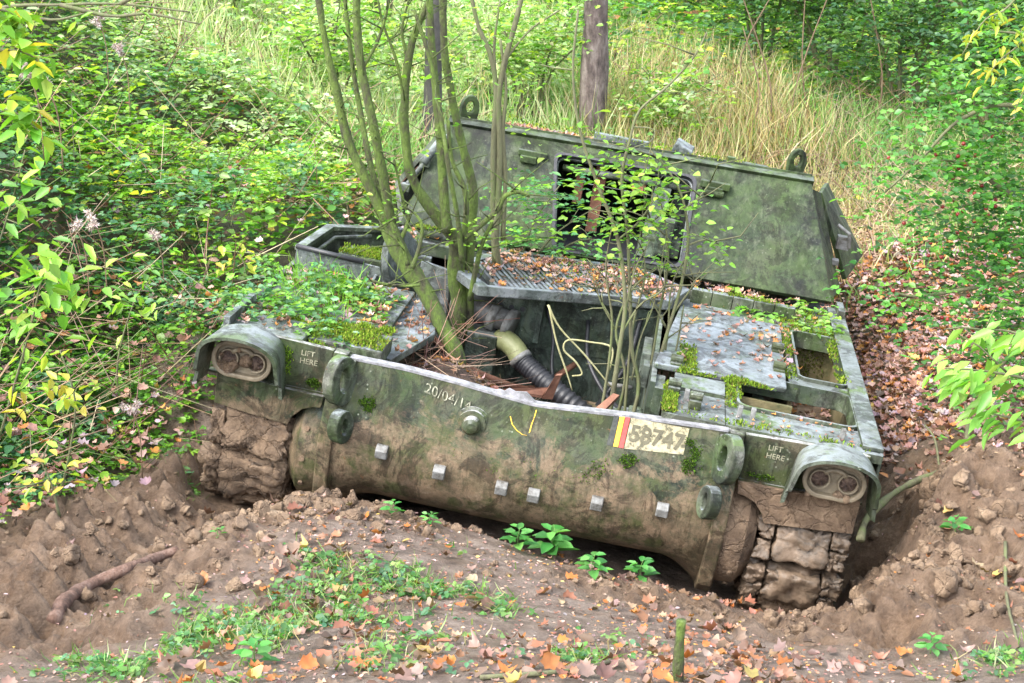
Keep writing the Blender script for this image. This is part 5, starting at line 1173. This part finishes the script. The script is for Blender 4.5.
# shrubs
def shrub(u, v, y, h, rad, n, L, label, cols, name='shrub', cat='shrub', group=None, stems=7, mat=None, spr=3, bare=.15, nclump=None):
    b = onground(at(u, v, y), -.05); t = thing(name, b, label, cat, group); ps = []; tips = []
    for k in range(stems):
        a = rng.uniform(0, 2*PI); rr = rad*rng.uniform(.3, .95); e = b+np.array([math.cos(a)*rr, math.sin(a)*rr, h*rng.uniform(.65, 1.)]); mid = (b+e)/2+np.array([math.cos(a)*rr*-.12, math.sin(a)*rr*-.12, h*.08])
        ps.append(([b+np.array([math.cos(a), math.sin(a), 0])*.05, mid, e], .012*h, .004*h)); tips += [mid*.6+e*.4, e, mid]
        for q in range(2):
            s = mid*(.5-.4*q)+e*(.5+.4*q); tips.append(s+rng.normal(0, rad*.4, 3)*[1, 1, .6]); ps.append(([s, (s+tips[-1])/2+[0, 0, .05], tips[-1]], .006*h, .002*h))
    limbs(t, 'stem', mat or M_bark, ps[:14], k=4)
    C = np.array(tips+[b+np.array([rng.normal(0, rad*.5), rng.normal(0, rad*.5), h*rng.uniform(bare, 1)]) for _ in range(nclump or 16)])
    P = C[rng.integers(0, len(C), n)]+rng.normal(0, 1, (n, 3))*[rad*.2, rad*.2, h*.09]; P = P[P[:, 2] > b[2]+h*bare*.6]
    foliage(t, P, L, cols, spr=spr); return t
DKG = [(.04, .10, .025), (.07, .17, .035), (.11, .24, .05), (.18, .32, .08), (.08, .18, .09)]
SG = 'shrubs on the slope'
for u, v, y, h, r, n, lab in [(760, 70, 19, 2.2, 1.0, 1500, 'dark shrub with fine stems right of the straw grass'), (830, 85, 18, 2.3, 1.1, 1700, 'dense dark green shrub in the upper right part of the slope'), (905, 105, 16.5, 2.2, 1.0, 1700, 'rounded shrub above the berry tree, beside the dead stems'), (985, 120, 15, 2.2, 1.1, 2000, 'broad dark shrub at the right edge above the berry tree'),
                               (690, 30, 23, 2.2, 1.2, 1400, 'shrub behind the straw grass at the top of the slope'), (655, 25, 24, 2.0, .8, 1000, 'low shrub just right of the big brown trunk'), (900, 40, 22, 2.6, 1.4, 1800, 'tall shrub mass at the top right'), (1010, 50, 20, 3., 1.4, 2000, 'tall dark shrub in the top right corner'), (800, 30, 24, 2.4, 1.3, 1500, 'thin-leaved shrub on the skyline right of centre')]:
    shrub(u, v, y, h, r, n, .075, lab, DKG, group=SG)
for u, v, y, h, r, n, lab in [(530, 75, 15, 1.3, .6, 1100, 'bright green bush behind the forked stems'), (655, 95, 14.5, .8, .5, 600, 'low bush at the foot of the big brown trunk'), (330, 110, 13, 1.2, .8, 1200, 'bright bush behind the leaning mossy stems'), (235, 70, 15.5, 1.4, .9, 1100, 'dark leafy bush on the pale upper slope'), (380, 60, 17, 1.8, 1., 1200, 'pale leafy bush behind the upright stems')]:
    shrub(u, v, y, h, r, n, .06, lab, GREEN[2:5]+HAZE_PALE[1:4], group=SG)  # haze over the slope is mixed into these leaf colours
for k in range(9):
    u = [742, 768, 790, 812, 872, 762, 922, 890, 838][k]; y = 14.5+k*.3; b = onground(at(u, 140, y)); t = thing('dead_stem', b, 'thin pale dead upright stem at the foot of the dark shrubs', 'stem', 'dead stems by the shrubs'); limbs(t, 'stem', M_twig, [([b, b+np.array([rng.normal(0, .1), 0, .6]), b+np.array([rng.normal(0, .25), 0, rng.uniform(1.1, 1.9)])], .012, .005)], k=4)

# hawthorn with berries on the right
b = onground(at(1150, 400, 7.6), -.1); t = thing('berry_tree', b, 'green hawthorn with dark red berries reaching in from the right', 'tree')
root_top = at(1140, 120, 7.5)
HP = [[(1140, 250), (1075, 130), (1010, 105), (960, 120), (920, 160), (882, 195)], [(1140, 270), (1070, 190), (1005, 195), (950, 210), (900, 222)], [(1145, 300), (1080, 260), (1010, 280), (960, 290), (915, 296), (885, 290)],
      [(1145, 330), (1080, 330), (1030, 325), (975, 330)], [(1140, 230), (1090, 80), (1040, 40), (990, 30)], [(1030, 110), (985, 90), (945, 95)], [(1010, 195), (970, 165), (935, 160)], [(1040, 270), (1000, 240), (955, 238)], [(1060, 300), (1010, 355), (985, 390)]]
limbs(t, 'trunk', M_bark, [([b, (b+root_top)/2+[.05, 0, 0], root_top], .06, .04)]+[path(p, 7.3 if i % 2 else 7.0, .016, .004) for i, p in enumerate(HP)], k=5)
P = []
for i, p in enumerate(HP):
    S_ = spline(np.array([at(u, v, 7.3 if i % 2 else 7.0) for u, v in p]), 8); S_ = S_[len(S_)//4:]; m_ = 250; P.append(S_[rng.integers(0, len(S_), m_)]+rng.normal(0, 1, (m_, 3))*[.13, .2, .11])
P = np.vstack(P+[scatter_px([(1005, 240, 24, 60, 7.2, .25, 330), (1015, 150, 18, 40, 7.2, .25, 200)])]); foliage(t, P, .036, [(.04, .13, .025), (.06, .19, .03), (.09, .26, .04), (.14, .33, .05)], spr=3, us=.5, wr=.75)
for i in range(46):
    q = at(rng.choice([900, 925, 950, 960, 975, 990])+rng.normal(0, 14), rng.choice([150, 165, 200, 225, 250, 300, 330])+rng.normal(0, 9), 7.0+rng.normal(0, .08)); m = MB(); blob(m, q, .011, i, sub=1, rough=.1); child(m.build('berry', M_berry, smooth=True), t)
# nearer sapling with big leaves at the right edge
b = onground(at(1110, 560, 5.2)); t = thing('sapling', b, 'near sapling with large bright leaves reaching in at the right edge', 'sapling')
limbs(t, 'stem', M_bark, [([b, at(1090, 430, 5.1), at(1060, 330, 5.0)], .014, .008), path([(1090, 430), (1040, 385), (990, 372), (945, 368)], [5.1, 5, 4.95, 4.9], .007, .003), path([(1075, 380), (1020, 335), (975, 330)], 5.0, .006, .003), path([(1095, 440), (1040, 425), (985, 412)], 5.05, .006, .003)], k=5)
P = scatter_px([(985, 375, 26, 14, 4.95, .08, 34), (1005, 335, 22, 12, 5.0, .08, 26), (1000, 418, 22, 10, 5.05, .06, 22), (960, 370, 14, 8, 4.9, .06, 14)])
cl = Cloud(); n = len(P); d = unit(np.stack([-np.ones(n)+rng.normal(0, .5, n), rng.normal(-.3, .5, n), rng.normal(-.55, .35, n)], 1)); cl.add(LAN, P, d, upn(n, .4), rng.uniform(.065, .10, n), rng.uniform(.03, .042, n), pal(n, [(.14, .32, .04), (.20, .42, .06), (.26, .46, .07)])); child(cl.build('foliage', M_leaf), t)
# yellowish willow twigs hanging in at the top right
def hanging(u0, v0, pts, y, label, n, L, cols, name='overhanging_branch', tm=LAN, w=.3, r=.006, base=None):
    t = thing(name, base if base is not None else at(u0, v0, y), label, 'branch')
    limbs(t, 'branch', M_bark if name != 'x' else M_brown, [path(p, y, r, r*.35) for p in pts], k=5)
    P = []
    for p in pts:
        S_ = spline(np.array([at(u, v, y) for u, v in p]), 8); k = int(n/len(pts)); P.append(S_[rng.integers(len(S_)//4, len(S_), k)]+rng.normal(0, .025, (k, 3)))
    P = np.vstack(P); m_ = len(P); cl = Cloud(); d = unit(np.stack([rng.normal(0, .8, m_), rng.normal(0, .8, m_), rng.normal(-.5, .4, m_)], 1)); cl.add(tm, P, d, upn(m_, .5), rng.uniform(L*.7, L*1.25, m_), L*w*rng.uniform(.9, 1.2, m_), pal(m_, cols)); child(cl.build('foliage', M_leaf), t); return t
hanging(1060, -60, [[(1060, -60), (1010, 5), (985, 20), (962, 55)], [(1060, -60), (1030, 30), (1000, 60), (985, 80)], [(1060, -40), (1035, 10), (1015, 40)], [(1090, -20), (1040, 60), (1015, 110)]], 6.5, 'yellow-green narrow-leaved branch hanging in the top right corner', 110, .06, [(.35, .42, .05), (.45, .42, .06), (.22, .38, .05)])
hanging(-80, -20, [[(-80, 30), (0, 8), (60, 5), (120, 4), (190, 12)], [(60, 5), (110, 16), (150, 14), (200, 24)], [(0, 8), (50, 20), (90, 12)], [(120, 4), (150, -10), (185, -5)]], 5.5, 'thin dark twig reaching across the top left corner', 16, .05, [(.2, .42, .05), (.3, .46, .06)], r=.009)
hanging(-60, 120, [[(-60, 60), (0, 50), (30, 55), (50, 75)], [(-60, 130), (-5, 110), (20, 115), (38, 130)], [(-60, 20), (0, 10), (25, 22)]], 5.0, 'leafy branch with broad yellow-green leaves at the top of the left edge', 100, .075, [(.2, .40, .04), (.3, .46, .05), (.14, .32, .03), (.5, .45, .05)], tm=OV, w=.5)
# near saplings on the left bank
LL = [(.16, .34, .03), (.24, .44, .05), (.32, .5, .07), (.12, .28, .04)]
for pix, lv, L, lab in [([(-10, 470), (10, 400), (30, 330), (45, 270), (70, 235)], [(30, 300, 22, 22, 5.4, .12, 44), (60, 265, 22, 16, 5.4, .1, 34)], .085, 'tall seedling with long light green leaves at the left edge'),
                        ([(60, 500), (70, 450), (75, 400), (60, 350)], [(55, 385, 26, 18, 5.5, .12, 40)], .065, 'seedling with rounded yellow-green leaves low on the left bank'),
                        ([(-20, 300), (0, 240), (15, 190), (25, 150)], [(15, 190, 18, 22, 5.6, .12, 40)], .085, 'leafy seedling against the upper left edge'),
                        ([(120, 420), (118, 360), (135, 300), (150, 280)], [(130, 300, 24, 16, 6.4, .12, 44)], .06, 'bright seedling in the middle of the left bank'),
                        ([(232, 330), (235, 300), (245, 270), (240, 255)], [(240, 262, 14, 9, 7.3, .1, 24)], .06, 'yellowing seedling just above the left headlight'),
                        ([(60, 520), (50, 480), (35, 450)], [(35, 470, 22, 14, 5.2, .1, 36)], .05, 'low yellow-leaved seedling above the left rut')]:
    y0_ = lv[0][4]; b = hit(*pix[0], 4.3); y = b[1]; lv = [(*q[:4], y-.05, q[5], q[6]) for q in lv]; L = L*y/y0_
    t = thing('seedling', b, lab, 'seedling', 'seedlings on the left bank'); limbs(t, 'stem', M_bark, [([b]+[at(u, v, y) for u, v in pix[1:]], .006, .003)], k=5)
    P = scatter_px(lv); n = len(P); cl = Cloud(); d = unit(np.stack([rng.normal(.2, .7, n), rng.normal(-.3, .6, n), rng.normal(-.25, .35, n)], 1)); cols = LL if 'yellow' not in lab else [(.35, .42, .04), (.48, .42, .06), (.25, .42, .05)]
    cl.add(OV, P, d, upn(n, .4), rng.uniform(L*.7, L*1.2, n), rng.uniform(L*.35, L*.55, n), pal(n, cols)); child(cl.build('foliage', M_leaf), t)
# fluffy seed heads
for i, (u, v, y, n, lab) in enumerate([(28, 72, 6.6, 8, 'largest pinkish fluffy seed head cluster, upper left edge'), (48, 86, 6.6, 5, 'drooping fluffy seed head beside the largest one'), (94, 220, 6.8, 6, 'fluffy seed head cluster in the middle of the left bank'), (76, 226, 6.8, 3, 'small fluffy seed head left of the middle cluster'), (120, 48, 8.5, 5, 'fluffy seed heads under the overhanging twig'), (98, 18, 8.5, 5, 'pale seed heads near the top of the left bank'), (155, 235, 8, 5, 'faint seed head above the vehicle side'), (130, 405, 6.2, 4, 'tiny seed head low on the left bank')]):
    c0 = at(u, v, y); t = thing('seed_head', c0, lab, 'seed head', 'fluffy seed heads'); cl = Cloud()
    for _ in range(n):
        c = c0+rng.normal(0, .018, 3); m_ = 60; d = unit(rng.normal(0, 1, (m_, 3))); cl.add(BL, np.tile(c, (m_, 1)), d, rdir(m_), rng.uniform(.015, .034, m_), .005, pal(m_, [(.5, .40, .40), (.6, .52, .5), (.36, .27, .26)]))
    child(cl.build('fluff', M_litter), t); limbs(t, 'stalk', M_twig, [([c0, c0+np.array([.02, .05, -.15]), c0+np.array([.0, .12, -.4])], .003, .003)], k=3)

# broken wood on the ground
def log(pix, ys, r0, r1, mat, name, label, cat, dz=.02):
    P = []
    for (u, v), y in zip(pix, ys): P.append(at(u, v, y))
    P = np.array(P); t = thing(name, P[0], label, cat); limbs(t, 'wood', mat, [(list(P), r0, r1)], n=12, knob=.16); return t
pp = [(52, 622), (66, 600), (95, 582), (128, 568), (160, 556), (178, 550)]; hh_ = [hit(u, v+6) for u, v in pp]; log(pp, [h[1] for h in hh_], .028, .020, M_brown, 'fallen_branch', 'curved brown broken branch lying in the mud at the lower left', 'branch')
P0 = at(860, 540, 6.15); t = thing('green_branch', P0, 'arched mossy green branch stuck in the mud beside the right track', 'branch')
limbs(t, 'wood', M_bark, [([P0]+[at(u, v, y) for u, v, y in ((866, 520, 6.25), (888, 497, 6.4), (915, 482, 6.6), (945, 470, 6.8), (963, 458, 6.9), (968, 430, 7.0), (966, 405, 7.1))], .021, .011), ([at(940, 472, 6.8), at(935, 440, 6.9), at(925, 425, 7.)], .007, .004)], k=6, knob=.2)
b = hit(678, 682); b[1] -= 0.; t = thing('cut_stump', b, 'thin green cut stump standing at the bottom edge', 'stump'); limbs(t, 'wood', M_oak, [([b-[0, 0, .1], b+[0, 0, .08], b+[.004, 0, .19]], .022, .019)], n=12, knob=.2)
for pix, lab in [([(1004, 555), (1006, 600), (1018, 650)], 'thin green twig lying on the soil at the right edge'), ([(480, 683), (560, 676), (610, 668)], 'long pale grass stalk lying along the bottom edge'), ([(790, 505), (790, 498)], None)]:
    if lab is None: continue
    hs = [hit(u, v)+[0, 0, .012] for u, v in pix]; t = thing('fallen_twig', hs[0], lab, 'twig'); limbs(t, 'wood', M_bark, [(hs, .008, .005)], k=5)
# nettle-like plants under the nose
for i, (u, v, s, lab) in enumerate([(392, 520, .6, 'small seedling on the mound below the boss'), (430, 528, .5, 'tiny seedling under the left half of the nose'), (518, 552, 1., 'leafy nettle in the shade under the nose, left of the tallest'), (552, 560, 1.35, 'tallest nettle with broad dark leaves under the nose'), (592, 578, .95, 'low nettle with spread leaves right of the tallest'), (640, 582, .9, 'two-leaved nettle at the right end of the row'), (955, 535, .8, 'small green plant on the mud heap right of the track'), (255, 668, .8, 'small plant in the foreground grass, lower left'), (520, 505, .01, None), (930, 660, .7, 'seedling near the lower right corner'), (218, 540, .35, 'bright sprig in the mud below the left track')]):
    if lab is None: continue
    b = hit(u, v); t = thing('nettle_plant', b, lab, 'plant', 'small plants on bare soil'); hgt = .11*s; limbs(t, 'stem', M_green, [([b, b+[.0, 0, hgt*.6], b+[.01, -.01, hgt]], .0025, .0015)], k=4)
    n = int(9+6*s); cl = Cloud(); a = np.arange(n)*2.4; zz_ = hgt*(.25+.75*np.arange(n)/n); d = unit(np.stack([np.cos(a), np.sin(a), rng.uniform(-.2, .35, n)], 1)); L = .075*s*(1.1-.5*np.arange(n)/n)
    cl.add(OV, b+np.stack([0*a, 0*a, zz_], 1)+d*.012, d, upn(n, .25), L, L*.62, pal(n, [(.05, .2, .04), (.09, .28, .06), (.14, .36, .09)])); child(cl.build('foliage', M_leaf), t)
# pale grass tufts on the left deck edge come with the deck weeds

# ------------------------------------------------------------------ daylight
w = bpy.data.worlds.new('World'); scene.world = w; w.use_nodes = True; nt = w.node_tree
bg = nt.nodes['Background']; sky = nt.nodes.new('ShaderNodeTexSky'); sky.sky_type = 'NISHITA'; sky.sun_disc = False
EL, AZ = math.radians(52), math.radians(-125)      # azimuth from +Y towards +X
sky.sun_elevation = EL; sky.sun_rotation = AZ; sky.air_density = 1.; sky.dust_density = 3.; sky.ozone_density = 1.
hs = nt.nodes.new('ShaderNodeHueSaturation'); hs.inputs['Saturation'].default_value = .45; nt.links.new(sky.outputs[0], hs.inputs['Color']); nt.links.new(hs.outputs[0], bg.inputs[0])   # overcast: much greyer than a clear sky; bg.inputs[1].default_value = .085
sd = bpy.data.lights.new('sun', 'SUN'); sd.energy = 2.7; sd.angle = math.radians(12); sd.color = (1, .96, .88)
so = bpy.data.objects.new('sun', sd); COL.objects.link(so)
dv = Vector((math.sin(AZ)*math.cos(EL), math.cos(AZ)*math.cos(EL), math.sin(EL)))
so.rotation_euler = dv.to_track_quat('Z', 'Y').to_euler(); so.location = dv*30
vs = scene.view_settings; vs.view_transform = 'Standard'; vs.look = 'None'; vs.gamma = 1; vs.exposure = -.08; vs.use_curve_mapping = False
scene.cycles.max_bounces = 6; scene.cycles.transparent_max_bounces = 8
